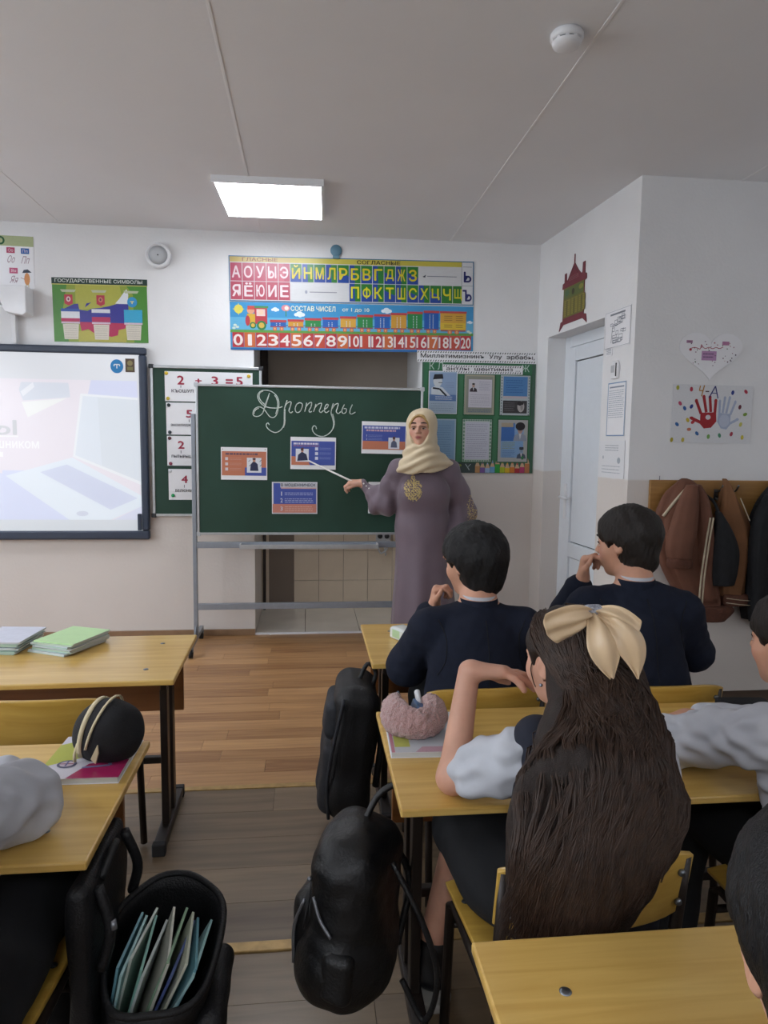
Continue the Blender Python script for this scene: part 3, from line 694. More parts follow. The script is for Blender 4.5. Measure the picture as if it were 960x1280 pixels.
# ================================================================ rolling chalkboard
YC = 4.67
rb = thing('rolling_chalkboard', 'large green rolling chalkboard with chalk writing on a grey steel stand', 'chalkboard', (0, YC, 0))
bx0, bx1, bz0, bz1 = -.726, .768, .766, 1.754
MB().box(bx0 + .008, bx1 - .008, 0, .02, bz0 + .008, bz1 - .008).build('panel', MATS['chalkboard'], rb)
f = MB().box(bx0, bx1, -.006, .024, bz0, bz0 + .016).box(bx0, bx1, -.006, .024, bz1 - .016, bz1).box(bx0, bx0 + .016, -.006, .024, bz0 + .016, bz1 - .016).box(bx1 - .016, bx1, -.006, .024, bz0 + .016, bz1 - .016)
f.build('frame', MATS['aluminium'], rb, bevel=.003)
for x, z in ((bx0 + .006, bz0 + .006), (bx0 + .006, bz1 - .006), (bx1 - .006, bz0 + .006), (bx1 - .006, bz1 - .006)): MB().box(x - .014, x + .014, -.009, .026, z - .014, z + .014).build('corner_cap', MATS['grey_plastic'], rb, bevel=.004)
for x in (bx0 - .017, bx1 + .017):
    MB().box(x - .013, x + .013, -.012, .026, .085, 1.56).build('post', MATS['grey_steel'], rb, bevel=.003)
    ft = MB().box(x - .014, x + .014, -.24, .24, .06, .09).build('foot', MATS['grey_steel'], rb, bevel=.003)
    MB().prism([(-.09, .09), (.07, .09), (.0, .16)], x - .003, x + .003, Matrix.Rotation(R(90), 4, 'Z') @ Matrix.Scale(-1, 4, (0, 1, 0))).build('gusset', MATS['grey_steel'], rb)
    for yy in (-.22, .22):
        MB().tube([(x - .012, yy, .03), (x + .012, yy, .03)], .03, 20).build('caster', MATS['rubber'], ft)
        MB().box(x - .016, x + .016, yy - .012, yy + .012, .04, .062).build('caster_fork', MATS['grey_steel'], ft)
for z in (.70, .283): MB().box(bx0 - .004, bx1 + .004, -.01, .022, z - .022, z + .018).build('rail', MATS['grey_steel'], rb, bevel=.003)
tr = MB().box(-.44, .465, -.085, -.01, .683, .689).box(-.44, .465, -.089, -.083, .683, .712).build('chalk_tray', MATS['aluminium'], rb, bevel=.002)
for x in (-.44, .465): MB().box(x - .004, x + .004, -.09, -.008, .682, .714).build('tray_end', MATS['grey_plastic'], tr)
# chalk writing
mat('chalk', '#c9d2cc', .95, var=.25, scale=120, bump=.3, bscale=300)
strokes = [
 [(190,72),(180,100),(168,130),(155,165),(148,195),(135,230),(112,252),(85,258),(62,248),(60,222),(75,195),(105,182),(135,192),(158,215),(175,240),(195,262),(222,266),(245,245),(258,205),(265,160),(258,118),(238,85),(205,60),(165,50),(125,55),(100,80),(98,110),(115,145),(145,172),(185,188),(225,192),(262,190),(292,180)],
 [(140,55),(116,70),(108,92),(112,116),(130,143),(158,168)], [(185,92),(176,122),(163,158),(156,190)], [(230,90),(246,115),(254,155),(250,200),(238,240)], [(68,240),(70,222),(84,202),(106,192)],
 [(330,130),(318,160),(308,200),(306,250),(305,310),(295,345),(270,375),(235,387),(200,375),(172,350),(163,325),(175,310),(188,325)], [(314,200),(313,250),(312,310),(300,350)], [(308,200),(325,160),(350,142),(362,150),(352,190),(345,215),(358,230),(375,220)],
 [(425,150),(405,165),(394,200),(405,226),(430,222),(448,190),(450,160),(430,150),(415,158)],
 [(485,150),(478,190),(470,222)], [(476,190),(500,158),(525,148),(520,185),(505,212),(512,226),(528,218)],
 [(560,160),(550,195),(540,222)], [(548,195),(575,165),(605,155),(598,190),(588,215),(600,228),(622,212)],
 [(628,205),(650,190),(660,168),(645,165),(632,190),(630,218),(645,230),(668,215)],
 [(700,155),(690,190),(683,235),(695,275),(703,320),(695,365),(665,400),(620,422),(570,412),(540,385),(532,355),(545,335),(560,342),(566,362)], [(694,240),(704,275),(710,320),(700,362)], [(690,200),(712,168),(740,158),(735,190),(725,222),(742,238),(760,222)],
 [(790,165),(775,195),(770,225),(785,238),(805,225),(805,200),(785,198)], [(855,165),(840,200),(835,232),(850,243),(880,228)]]
ck = MB()
for sk in strokes:
    P = cr(sk, 5); ck.tube([(-.4066 + a[0] * .000818, -.0005, 1.758 - a[1] * .000816 + a[0] * .0000177) for a in P], .0033, 5)
tag(ck.build('chalk_writing', MATS['chalk'], rb), 'white chalk word Дропперы in flowing script')
# printed slides held on the board
OR, BL = '#c47a5e', '#4557a6'
def figure(p, x, y, w, h, hat=False, col='#2c3050'):
    p.rect(x, y, x + w, y + h, '#dfe2ea', 3)
    p.poly([(x + .22 * w, y + .12 * h), (x + .8 * w, y + .12 * h), (x + .74 * w, y + .58 * h), (x + .56 * w, y + .74 * h), (x + .42 * w, y + .74 * h), (x + .26 * w, y + .55 * h)], col, 4)
    p.ell(x + .5 * w, y + .82 * h, .1 * w, .12 * h, '#c58e78', 5); p.ell(x + .5 * w, y + .92 * h, .12 * w, .07 * h, '#4a3038', 6)
    if hat: p.poly([(x + .36 * w, y + .94 * h), (x + .64 * w, y + 1.0 * h), (x + .6 * w, y + 1.1 * h), (x + .42 * w, y + 1.08 * h)], '#5a3a3c', 6)
def slide_sheet(label, x, z, tilt, fn, h=.213, w=.30):
    s = sheet('slide_printout', label, 'printout', w, h, (x, YC - .0075, z), tilt=tilt, th=.0012, group='printed slides on the chalkboard')
    p = Print(); fn(p); p.build('print', s); return s
def marg(p): p.rect(.006, .028, .294, .187, OR, 1)
def n1(p):
    marg(p); p.rect(.155, .028, .294, .082, BL, 2); p.scribble(.03, .163, .24, .176, 1, '#5d4a62', .011, 2, 1)
    for i in range(3): p.rect(.028, .128 - i * .034, .046, .147 - i * .034, '#d8cdd2', 2); p.scribble(.058, .128 - i * .034, .135, .147 - i * .034, 2, '#c99a8a', .0028, 2, i)
    figure(p, .168, .048, .094, .098); 
    for a, b_ in ((.178, .12), (.182, .09), (.25, .12), (.252, .09)): p.line([(a, b_), (a + .012, b_ + .012)], .003, '#3c4468', 5)
    p.ell(.012, .2, .003, .004, '#777', 2); p.ell(.286, .2, .003, .004, '#777', 2)
def n2(p):
    p.rect(.006, .028, .294, .187, BL, 1); p.poly([(.006, .028), (.13, .028), (.105, .075), (.02, .085), (.006, .085)], OR, 2); p.scribble(.02, .162, .195, .177, 1, '#d9d6e6', .012, 2, 2)
    p.scribble(.02, .152, .195, .158, 1, '#c07a78', .004, 2, 5)
    figure(p, .035, .05, .085, .085, True); p.poly([(.045, .055), (.115, .06), (.105, .10), (.075, .115), (.05, .095)], '#2f3552', 5)
    for i in range(3): p.rect(.162, .126 - i * .031, .182, .146 - i * .031, '#d8dae8', 2); p.scribble(.192, .128 - i * .031, .27, .146 - i * .031, 2, '#8a96cc', .0028, 2, i + 4)
def n3(p):
    p.rect(.006, .028, .294, .187, BL, 1); p.rect(.006, .028, .294, .084, OR, 2); p.scribble(.018, .165, .26, .181, 1, '#c9cfe6', .013, 2, 3); p.scribble(.03, .148, .235, .161, 1, '#cfa9b8', .012, 2, 9)
    for i in range(2): p.text(str(i + 1), .03, .112 - i * .022, .037, .126 - i * .022, '#d8dae8', 2); p.scribble(.045, .11 - i * .022, .14, .127 - i * .022, 2, '#8a96cc', .0025, 2, i + 14)
    figure(p, .18, .034, .075, .075, True, '#5a6078')
def n4(p):
    p.rect(.004, .0, .3, .213, '#cfd0d6', 1); p.rect(.01, .066, .292, .205, BL, 2); p.rect(.004, .008, .294, .066, '#c98474', 3)
    p.rect(.055, .176, .292, .209, '#cfd2da', 3); p.rect(.06, .168, .292, .176, '#d0a4a0', 4); p.text('В МОШЕННИЧЕСК', .06, .183, .288, .204, '#3a4258', 4, .012)
    for i in range(3):
        p.text(str(i + 1), .056, (.122, .077, .022)[i], .070, (.148, .104, .048)[i], '#d4d6e4', 4, .02); p.scribble(.084, (.122, .072, .014)[i], .275, (.146, .106, .054)[i], (2, 3, 3)[i], ('#aab2da', '#aab2da', '#dcb4a4')[i], .0045, 4, i + 21)
def n5(p):
    marg(p); p.poly([(.17, .028), (.294, .028), (.294, .10), (.18, .09)], BL, 2); p.scribble(.03, .16, .24, .175, 1, '#5d4a62', .01, 2, 1)
slide_sheet('orange slide printout with a hooded figure, leftmost on the chalkboard', -.568, 1.134, R(.3), n1)
slide_sheet('blue slide printout the pointer touches, with a man in a cap', -.116, 1.207, R(.4), n2)
slide_sheet("blue over orange slide printout beside the teacher's face", .355, 1.316, R(.6), n3)
slide_sheet('blue and salmon slide printout with a numbered list, lowest on the chalkboard', -.237, .908, R(0), n4)
slide_sheet("orange slide printout half hidden behind the teacher's sleeve", .404, .912, R(.3), n5)
# socket and cable in the niche
so_ = thing('wall_socket', 'grey double socket on the niche tiles under the chalkboard', 'socket', (.62, 5.688, .62))
MB().box(-.06, .06, -.04, 0, -.05, .05).build('box', MATS['grey_plastic'], so_, bevel=.006)
for k in range(2): MB().tube([(-.028 + k * .056, -.039, 0), (-.028 + k * .056, -.043, 0)], .02, 18).build('outlet', MATS['dark_seal'], so_)
MB().tube(cr([(0, -.03, -.04, ), (.03, -.05, -.1), (-.02, -.05, -.14), (-.045, -.045, -.08), (.0, -.05, -.06), (.02, -.04, -.16)], 6), .007, 8).build('cord', MATS['grey_plastic'], so_)

# ================================================================ green information stand
sd_ = sheet('information_stand', 'green information stand with six framed sheets and a row of pencils', 'noticeboard', .83, .83, (.807, YB - .007, 1.178), th=.006, m=mat('stand_back', '#2c6a4a', .5, var=.1, scale=5))
p = Print(); lx = lambda c: (c / 6 - 8) * .00585; lz = lambda c: (156 - c / 6) * .0058
p.rect(0, 0, .83, .83, '#40604f', 0); p.rect(lx(60), lz(860), lx(870), lz(120), '#37704e', 1); p.rect(lx(310), lz(860), lx(360), lz(180), '#447c58', 2); p.rect(lx(588), lz(860), lx(632), lz(180), '#447c58', 2)
p.rect(0, 0, lx(460), lz(855), '#3c4a48', 2); p.rect(lx(60), lz(940), lx(310), lz(830), '#3c4a48', 2); p.line([(lx(385), lz(870)), (lx(415), lz(915))], .006, '#9fb0b0', 3); p.line([(lx(425), lz(870)), (lx(405), lz(890))], .005, '#9fb0b0', 3); p.ell(lx(335), lz(880), .02, .01, '#8a9a4a', 3)
p.text('К Л', lx(100), lz(178), lx(200), lz(125), '#b9cfc4', 3); p.text('Ж', lx(790), lz(180), lx(850), lz(128), '#b9cfc4', 3)
pc = ['#b98a5a', '#7a5a9a', '#9ab4d8', '#6aa0cc', '#2f9a3c', '#a8b828', '#d8b428', '#d0782c', '#a82c34', '#b03a6a', '#b8784a']
for i, c in enumerate(pc):
    x0 = lx(458 + i * 38); x1 = x0 + .035; t_ = lz(868 - (14, 4, 0, 10, 30, 8, 2, 8, 0, 10, 36)[i]); p.rect(x0, .002, x1, t_ - .03, c, 3); p.poly([(x0, t_ - .03), (x1, t_ - .03), ((x0 + x1) / 2, t_ + .02)], '#c9a988', 3); p.poly([(x0 + .012, t_ - .004), (x1 - .012, t_ - .004), ((x0 + x1) / 2, t_ + .02)], c, 4)
p.build('print', sd_)
def st_sheet(c0, d0, c1, d1, lab, fn):
    w, h = lx(c1) - lx(c0), lz(d0) - lz(d1); b = MB().box(0, w, -.003, 0, 0, h).build('framed_sheet', MATS['paper'], sd_, loc=(lx(c0), -.0035, lz(d1))); tag(b, lab)
    MB().box(-.008, w + .008, -.001, .001, -.008, h + .008).build('sheet_backing', mat('stand_dark', '#1d5a34', .5), b)
    p = Print(); fn(p, w, h); o = p.build('print', b); o.location = (0, -.003, 0)
def bust(p, cx, y0, s, suit='#2a2a30', hat=None, face='#b59a8c', l=3):
    p.poly([(cx - .5 * s, y0), (cx + .5 * s, y0), (cx + .42 * s, y0 + .38 * s), (cx + .14 * s, y0 + .55 * s), (cx - .14 * s, y0 + .55 * s), (cx - .42 * s, y0 + .38 * s)], suit, l)
    p.poly([(cx - .1 * s, y0 + .55 * s), (cx + .1 * s, y0 + .55 * s), (cx, y0 + .1 * s)], '#c9c9cc', l + 1)
    p.ell(cx, y0 + .8 * s, .19 * s, .27 * s, face, l + 2); p.ell(cx, y0 + 1.0 * s, .2 * s, .12 * s, '#2a2526', l + 3); p.rect(cx - .08 * s, y0 + .7 * s, cx + .08 * s, y0 + .72 * s, '#3a2c2a', l + 3)
    if hat: p.poly([(cx - .24 * s, y0 + .95 * s), (cx + .24 * s, y0 + .95 * s), (cx + .22 * s, y0 + 1.2 * s), (cx - .22 * s, y0 + 1.2 * s)], hat, l + 4)
def sh1(p, w, h):
    p.rect(.004, .004, w - .004, h - .004, '#a9bccf', 1); p.rect(.008, h * .3, w - .008, h * .96, '#8fa6c6', 2); p.rect(.008, h * .3, w - .008, h * .45, '#5d7cae', 3)
    p.poly([(.02, h * .45), (.16, h * .42), (.1, h * .62), (.05, h * .66), (.02, h * .6)], '#cfd6dc', 3); p.line([(.03, h * .6), (.08, h * .58), (.13, h * .42)], .012, '#23262c', 4); p.ell(.065, h * .76, .032, .04, '#cdd2d6', 4); p.poly([(.03, h * .8), (.105, h * .82), (.1, h * .93), (.04, h * .92)], '#24262e', 5); p.rect(.07, h * .72, .098, h * .735, '#333', 5); p.scribble(.12, h * .6, w - .02, h * .75, 3, '#7a8aa6', .003, 4, 3)
    p.scribble(.02, h * .05, w - .02, h * .26, 4, '#8a98a8', .003, 3, 4); p.scribble(.05, h * .32, w - .03, h * .42, 2, '#d0d8e6', .005, 4, 6)
def sh2(p, w, h):
    p.rect(0, 0, w, h, '#8d8f84', 1); p.frame(.004, .004, w - .004, h - .004, .008, '#a9a68e', 2); p.rect(.03, h * .18, w - .02, h * .88, '#c9c6cf', 2); bust(p, .065, h * .57, .055, '#3a3038'); p.scribble(.105, h * .6, w - .03, h * .84, 5, '#7a7f9a', .003, 3, 7); p.scribble(.045, h * .22, w - .03, h * .52, 6, '#9a98a6', .003, 3, 8); p.scribble(.03, h * .05, w - .02, h * .14, 2, '#6a7a86', .007, 3, 9)
def sh3(p, w, h):
    p.rect(0, 0, w, h, '#aeb6b8', 1); 
    for i in range(14): p.rect(.004, h * i / 14, .012, h * i / 14 + .008, '#5d6a70', 2); p.rect(w - .012, h * i / 14, w - .004, h * i / 14 + .008, '#5d6a70', 2)
    p.rect(.02, h * .48, w - .02, h * .97, '#4f80b4', 2); p.scribble(.04, h * .55, w - .05, h * .9, 6, '#2f5a90', .004, 3, 10); p.rect(.02, h * .42, w - .02, h * .48, '#b8aeb4', 2); p.rect(.02, h * .05, w - .02, h * .37, '#3c3a3c', 2); p.ell(w * .7, h * .22, .026, .04, '#b0aba8', 3); p.ell(w * .68, h * .3, .024, .016, '#2c2a2c', 4); p.ell(w*.73, h*.2, .01, .02, '#8f8a88', 4); p.scribble(.03, h * .1, w * .5, h * .33, 5, '#777478', .003, 3, 11)
def sh4(p, w, h):
    p.rect(0, 0, w, h, '#9fb4c4', 1); p.rect(.01, .01, w - .01, h - .01, '#7f9fbc', 2); p.scribble(.03, .03, w - .03, h - .04, 14, '#5d7ea0', .0035, 3, 12)
def sh5(p, w, h):
    p.rect(0, 0, w, h, '#b9c4bc', 1)
    for i in range(12):
        for xx in (.003, w - .013): p.ell(xx + .005, h * (i + .5) / 12, .006, .009, '#6a8f78', 2)
        p.ell(w * (i + .5) / 12, .007, .008, .005, '#6a8f78', 2); p.ell(w * (i + .5) / 12, h - .007, .008, .005, '#6a8f78', 2)
    p.rect(.018, .018, w - .018, h - .018, '#c2c4d0', 3); p.scribble(.028, .03, w - .028, h - .03, 16, '#8a8ca0', .0032, 4, 13)
def sh6(p, w, h):
    p.rect(0, 0, w, h, '#a8a9a6', 1); p.rect(.02, .03, w - .03, h - .03, '#7fa2c8', 2); p.rect(.02, h * .5, w * .55, h * .93, '#3f6cae', 3); p.rect(.02, h * .83, w * .5, h * .93, '#a99c88', 4)
    bust(p, w * .74, h * .5, .1, '#8d95a4', None, '#b9968a', 4); p.ell(w * .74, h * .85, .036, .03, '#241f22', 8); bust(p, w * .8, h * .08, .07, '#4a5666', '#3a3f4a', '#8aa0b8', 4); p.scribble(.03, h * .3, w * .58, h * .48, 5, '#8f9a5a', .004, 4, 14); p.scribble(.03, h * .1, w * .58, h * .28, 5, '#5d7fae', .004, 4, 15); p.ell(w * .84, h * .1, .01, .014, '#2f7a48', 9)
for a in ((95, 188, 308, 500, 'pale blue sheet with a bust in a dark cap', sh1), (362, 208, 588, 502, 'grey sheet with a small portrait and text', sh2), (634, 208, 858, 502, 'sheet with a blue text block over a dark photo', sh3), (95, 537, 305, 850, 'pale blue sheet of text', sh4), (357, 537, 575, 852, 'white sheet of text with a green patterned border', sh5), (627, 537, 850, 850, 'blue sheet with two portraits', sh6)): st_sheet(*a)
for (x, z, w, h, t_, lab, yy) in ((.767, 1.962, .876, .08, 'Миллетимизнинъ  Улу  эрбабы,', 'long white banner strip with an ornament border over the green stand', .011), (.953, 1.885, .585, .062, 'антлы  шеитимиз ...', 'short white banner strip below the long one on the stand', .013)):
    s = sheet('banner_strip', lab, 'banner', w, h, (x, YB - yy, z), group='banner strips over the stand', th=.001, tilt=R(-.3)); p = Print()
    n = int(w / .018)
    for i in range(n):
        for yb in (.004, h - .016): p.poly([(i * .018 + .002, yb), (i * .018 + .010, yb), (i * .018 + .016, yb + .012), (i * .018 + .008, yb + .012)], '#4a5250' if i % 2 else '#7d8884', 1)
    p.text(t_, .025, .022, w - .02, h - .02, '#3a3c40', 2, .012); p.build('print', s)
# ================================================================ things on the door wall and the coat wall
def sheetA(name, label, w, h, u, z, fn, th=.0015, out=.002, outline=None, tilt=0, cat='notice', m=None):
    s = sheet(name, label, cat, w, h, onA(u, z, out + th), rz=rzA, th=th, outline=outline, tilt=tilt, m=m)
    p = Print(); fn(p, w, h); p.build('print', s); return s
# cut-out castle tower above the door: u from the far corner
def castle(p, w, h):
    p.rect(.06, .075, w - .05, .265, '#6d6a30', 1)
    for i in range(3):
        x = .075 + i * .105; p.rect(x, .085, x + .085, .185, '#8a7f3a', 2); p.rect(x + .03, .085, x + .05, .18, '#5c5a2a', 3); p.scribble(x + .004, .09, x + .08, .18, 7, '#6a6430', .003, 4, i)
    p.rect(.065, .195, w - .055, .258, '#5f6a3a', 2); p.ell(.2, .225, .02, .02, '#3c3a24', 3); p.ell(.31, .235, .03, .016, '#8a8a3c', 3); p.ell(.11, .23, .03, .02, '#4f6a48', 3)
    p.rect(.13, .30, .27, .325, '#8a4a50', 2); p.scribble(.14, .302, .26, .323, 2, '#4a2028', .004, 3, 2); p.line([(.12, .31), (.20, .38), (.28, .31)], .006, '#5a2430', 2)
ol = [(0, 0), (.02, .055), (.05, .06), (.055, .262), (.03, .268), (.035, .30), (.06, .305), (.06, .36), (.085, .362), (.09, .31), (.11, .315), (.155, .36), (.195, .40), (.196, .455), (.204, .455), (.205, .40), (.26, .345), (.30, .315), (.318, .318), (.32, .375), (.35, .377), (.352, .305), (.375, .30), (.378, .268), (.35, .262), (.352, .06), (.385, .055), (.40, .0), (.34, .035), (.06, .035)]
sheetA('castle_cutout', 'maroon cardboard castle tower with olive panels above the door', .40, .45, .375, 2.14, castle, outline=ol, cat='wall decoration', th=.004, m=mat('maroon_card', '#74323c', .7, var=.1, scale=12))
def mapn(p, w, h):
    p.frame(.004, .004, w - .004, h - .004, .002, '#9aa0a8', 1); p.rect(.06, h - .028, w - .06, h - .018, '#7a8088', 1)
    q_ = random.Random(3)
    for i in range(22): x, y = q_.uniform(.05, w - .08), q_.uniform(.02, h - .06); p.frame(x, y, x + q_.uniform(.015, .05), y + q_.uniform(.012, .03), .003, '#7d838c', 1)
    p.line([(.08, .03), (.09, .12), (.2, .13)], .004, '#6a7078', 2)
sheetA('evacuation_plan', 'white evacuation plan sheet at the upper corner beside the door', .285, .21, 1.015, 1.94, mapn)
sheetA('paper_slip', 'tiny paper slip below the evacuation plan', .07, .05, 1.04, 1.90, lambda p, w, h: p.scribble(.008, .008, w - .008, h - .008, 4, '#9aa0a8', .004, 1, 2))
th = thing('thermometer', 'small white wall thermometer beside the door frame', 'thermometer', onA(1.13, 1.765, .0), rz=rzA)
MB().prism([(0, 0), (.07, 0), (.075, .07), (.06, .1), (.015, .1), (-.005, .07)], -.018, 0).build('housing', MATS['white_plastic'], th, bevel=.005)
MB().box(.058, .066, -.021, -.017, .012, .085).build('scale_window', MATS['dark_seal'], th)
MB().box(.005, .04, -.0195, -.0175, .035, .075).build('dial', MATS['grey_plastic'], th)
def blu(p, w, h): p.frame(0, 0, w, h, .006, '#7f9cc0', 1); p.rect(.02, h - .03, w - .02, h - .022, '#8a94a4', 1); p.scribble(.015, .1, w - .012, h - .04, 14, '#a3adba', .0035, 1, 5)
sheetA('timetable', 'white timetable sheet with a blue border beside the door', .2, .3, 1.085, 1.445, blu)
def wh(p, w, h): p.rect(0, 0, w, h, '#e6e7ea', 0); p.scribble(.07, h - .06, w - .06, h - .02, 3, '#9aa2ac', .004, 1, 6); p.scribble(.04, .02, w - .04, .075, 3, '#a3abb4', .004, 1, 7); p.ell(w - .06, .1, .018, .018, '#a8b0b8', 1); p.ell(.05, .115, .008, .01, '#b0b6be', 1)
sheetA('white_notice', 'plain white notice lowest beside the door', .29, .21, 1.012, 1.208, wh)

YW = 3.63
# heart cut-out
hp = []
for k in range(48):
    t = 2 * math.pi * k / 48; x = 16 * math.sin(t) ** 3; y = 13 * math.cos(t) - 5 * math.cos(2 * t) - 2 * math.cos(3 * t) - math.cos(4 * t)
    hp.append((.183 + x * .0113, .135 + y * .0088))
s = sheet('paper_heart', 'white paper heart with pink notes and red script on the coat wall', 'wall decoration', .36, .25, (1.985, YW - .006, 1.762), th=.003, outline=hp)
p = Print(); q_ = random.Random(5)
p.rect(.04, .185, .075, .2, '#b48aa8', 1); p.rect(.245, .178, .285, .198, '#b87fa4', 1); p.rect(.13, .095, .215, .145, '#b98fb8', 1); p.scribble(.138, .105, .2, .138, 2, '#5a4468', .005, 2, 3); p.scribble(.045, .188, .07, .198, 1, '#7a5a78', .004, 2, 4)
p.line([(a[0], a[1]) for a in cr([(.06, .155), (.085, .162), (.1, .16), (.12, .155), (.125, .178), (.135, .165), (.15, .158), (.17, .165), (.19, .158), (.21, .165), (.23, .16), (.25, .168)], 4)], .0035, '#a83a52', 2); p.ell(.065, .15, .008, .006, '#b02c44', 2)
for i in range(34):
    t = q_.random() * 6.28; r_ = math.sqrt(q_.random()) * .8; x = .183 + 16 * .0113 * r_ * math.sin(t); y = .135 + .1 * r_ * math.cos(t) ; p.ell(x, y, q_.uniform(.002, .005), q_.uniform(.002, .004), q_.choice(['#6a3a5a', '#a83a52', '#3a3048', '#8a4a6a', '#5a6a5a']), 1, 8)
p.build('print', s)
# hand print painting
s = sheet('handprint_painting', 'white painting with a red and a pale blue hand print marked 4-A', 'painting', .465, .315, (1.962, YW - .004, 1.413), tilt=R(.3))
p = Print(); p.rect(0, 0, .465, .315, '#dcdde0', 0); U = lambda c: (c - 85) / 760 * .465; V = lambda c: (1145 - c) / 550 * .315
def hand(cx, cy, col, s_, flip, l):
    f = -1 if flip else 1
    p.poly([(cx - .045 * f * s_, cy + .035), (cx + .045 * f * s_, cy + .04), (cx + .05 * f * s_, cy - .01), (cx + .02 * f * s_, cy - .045), (cx - .02 * f * s_, cy - .05), (cx - .045 * f * s_, cy - .025)], col, l)
    for dx, dy, L, a in ((-.042, .03, .075, .42), (-.012, .038, .085, .22), (.014, .04, .08, .12), (.038, .036, .065, -.02)):
        ex = cx + f * s_ * (dx - L * math.sin(a)); ey = cy + dy + L * math.cos(a); p.line([(cx + f * dx * s_, cy + dy), (ex, ey)], .016 * s_, col, l); p.ell(ex, ey, .009 * s_, .011, col, l)
    p.line([(cx - f * .035 * s_, cy - .02), (cx - f * .095 * s_, cy + .005)], .017 * s_, col, l); p.ell(cx - f * .095 * s_, cy + .006, .012 * s_, .008, col, l)
hand(U(430), V(920), '#a3242c', 1, False, 2); p.ell(U(430), V(900), .015, .013, '#d8cfd2', 3); hand(U(585), V(925), '#a9b4cc', .8, True, 1); p.ell(U(585), V(930), .03, .035, '#bcc4d6', 3)
p.line([(U(340), V(605)), (U(332), V(650)), (U(368), V(650))], .006, '#b88436', 3); p.line([(U(378), V(600)), (U(355), V(705))], .006, '#b88436', 3); p.rect(U(390), V(662), U(425), V(652), '#4a2a34', 3)
p.line([(U(428), V(715)), (U(482), V(605)), (U(512), V(720))], .006, '#2c3478', 3); p.rect(U(450), V(675), U(500), V(668), '#2c3478', 3)
for x, y, c, a in ((130, 628, '#a8a83a', 0), (258, 640, '#b0324a', 0), (650, 662, '#2f3f88', .2), (775, 650, '#b8324a', -.7), (160, 775, '#b84a6a', -.6), (205, 820, '#2f5a98', -.5), (268, 802, '#2c3a8a', .5), (727, 797, '#6a2a3c', .2), (782, 865, '#7a9a3c', 1.2), (240, 930, '#c8b03a', -.5), (290, 948, '#b8343c', .9), (142, 972, '#2f62a0', -.8), (745, 962, '#c8c060', .3), (258, 1018, '#c0705a', 1.5), (335, 1055, '#3a6aa4', -.7), (445, 1083, '#6a9a4a', .1), (550, 1070, '#4a8a6a', -.3), (662, 1055, '#a8364a', .3), (768, 1085, '#c8b83a', 0), (100, 1120, '#b8a82c', .2), (205, 1118, '#c0b04a', .1)): p.ell(U(x), V(y), .009, .013, c, 1, 12, -a)
p.build('print', s)
# coat rack
rk = thing('coat_rack', 'brown wooden coat rack board with metal hooks', 'coat rack', (1.857, YW, .93))
MB().box(0, 1.2, -.02, 0, 0, .278).build('board', MATS['rack_board'], rk, bevel=.003)
HOOKS = (.17, .38, .47, .70, .92)
for x in HOOKS:
    MB().box(x - .012, x + .012, -.024, -.019, .17, .23).tube(cr([(x, -.022, .215), (x, -.06, .225), (x, -.085, .255)], 4), .005, 8).tube(cr([(x, -.022, .185), (x, -.045, .17), (x, -.055, .19)], 4), .005, 8).build('hook', MATS['steel_bolt'], rk)
MB().tube([(.055, -.01, .278), (.055, -.01, .30)], .002, 6).build('nail', MATS['steel_bolt'], rk)
# coats: hanging cloth bodies with folds
def hang(b, rows, n=40, folds=7, amp=.10, ph=0.0, seed=0):
    """rows: (cx, cy, z, half width, half depth); folds deepen downwards"""
    q_ = random.Random(seed); f2 = q_.uniform(0, 6); L = len(rows); rings = []
    for i, (cx, cy, z, a, d) in enumerate(rows):
        t = i / (L - 1); k = amp * (.35 + .65 * t)
        rings.append(ellring(cx, cy, z, a, d, n, 2.2, lambda t_: k * math.sin(folds * t_ + ph + 1.3 * t) + .5 * k * math.sin((folds * 2 + 1) * t_ + f2)))
    b.loft(rings)
def dens(rows, n=5):
    P = cr(rows, n); return [tuple(p) for p in P]
mat('coat_brown', '#6b4433', .8, var=.12, scale=14, bump=.25, bscale=350); mat('coat_brown_rib', '#5a3526', .85, var=.2, scale=40, bump=.5, bscale=120)
mat('coat_tan', '#7c5333', .8, var=.12, scale=14, bump=.25, bscale=350); mat('coat_cream', '#b3a58d', .8, var=.1); mat('coat_black', '#15161a', .85, var=.3, scale=25, bump=.3, bscale=300); mat('fur_black', '#0d0d10', .95, var=.4, scale=60, bump=.8, bscale=120)
yc = YW - .10
c1 = thing('bomber_jacket', 'reddish brown bomber jacket with cream piping, leftmost on the coat rack', 'jacket', (2.02, yc, .5))
b = MB(); hang(b, dens([(.01, .045, .72, .014, .012), (.01, .03, .70, .05, .03), (.0, .02, .62, .12, .055), (-.01, .02, .45, .15, .07), (.05, .02, .25, .15, .07), (.12, .02, .08, .12, .06), (.16, .02, -.02, .09, .05)]), 48, 6, .12, .4, 1); b.build('body', MATS['coat_brown'], c1)
b = MB(); hang(b, dens([(.0, -.05, .69, .03, .03), (-.02, -.06, .6, .055, .04), (-.045, -.065, .45, .075, .05), (-.06, -.065, .36, .07, .05), (-.055, -.065, .30, .062, .045)]), 32, 4, .07, .2, 2); sl = b.build('sleeve', MATS['coat_brown'], c1)
b = MB(); hang(b, dens([(-.055, -.065, .302, .062, .046), (-.055, -.065, .28, .068, .048), (-.052, -.065, .25, .064, .046)]), 40, 20, .03, 0, 3); b.build('cuff', MATS['coat_brown_rib'], sl)
b = MB(); hang(b, dens([(.045, -.01, .69, .025, .03), (.075, -.02, .6, .04, .05), (.10, -.03, .4, .05, .055), (.12, -.02, .2, .05, .05), (.16, -.01, .05, .05, .04)]), 32, 4, .1, 1.0, 5); b.build('front_panel', MATS['coat_brown'], c1)
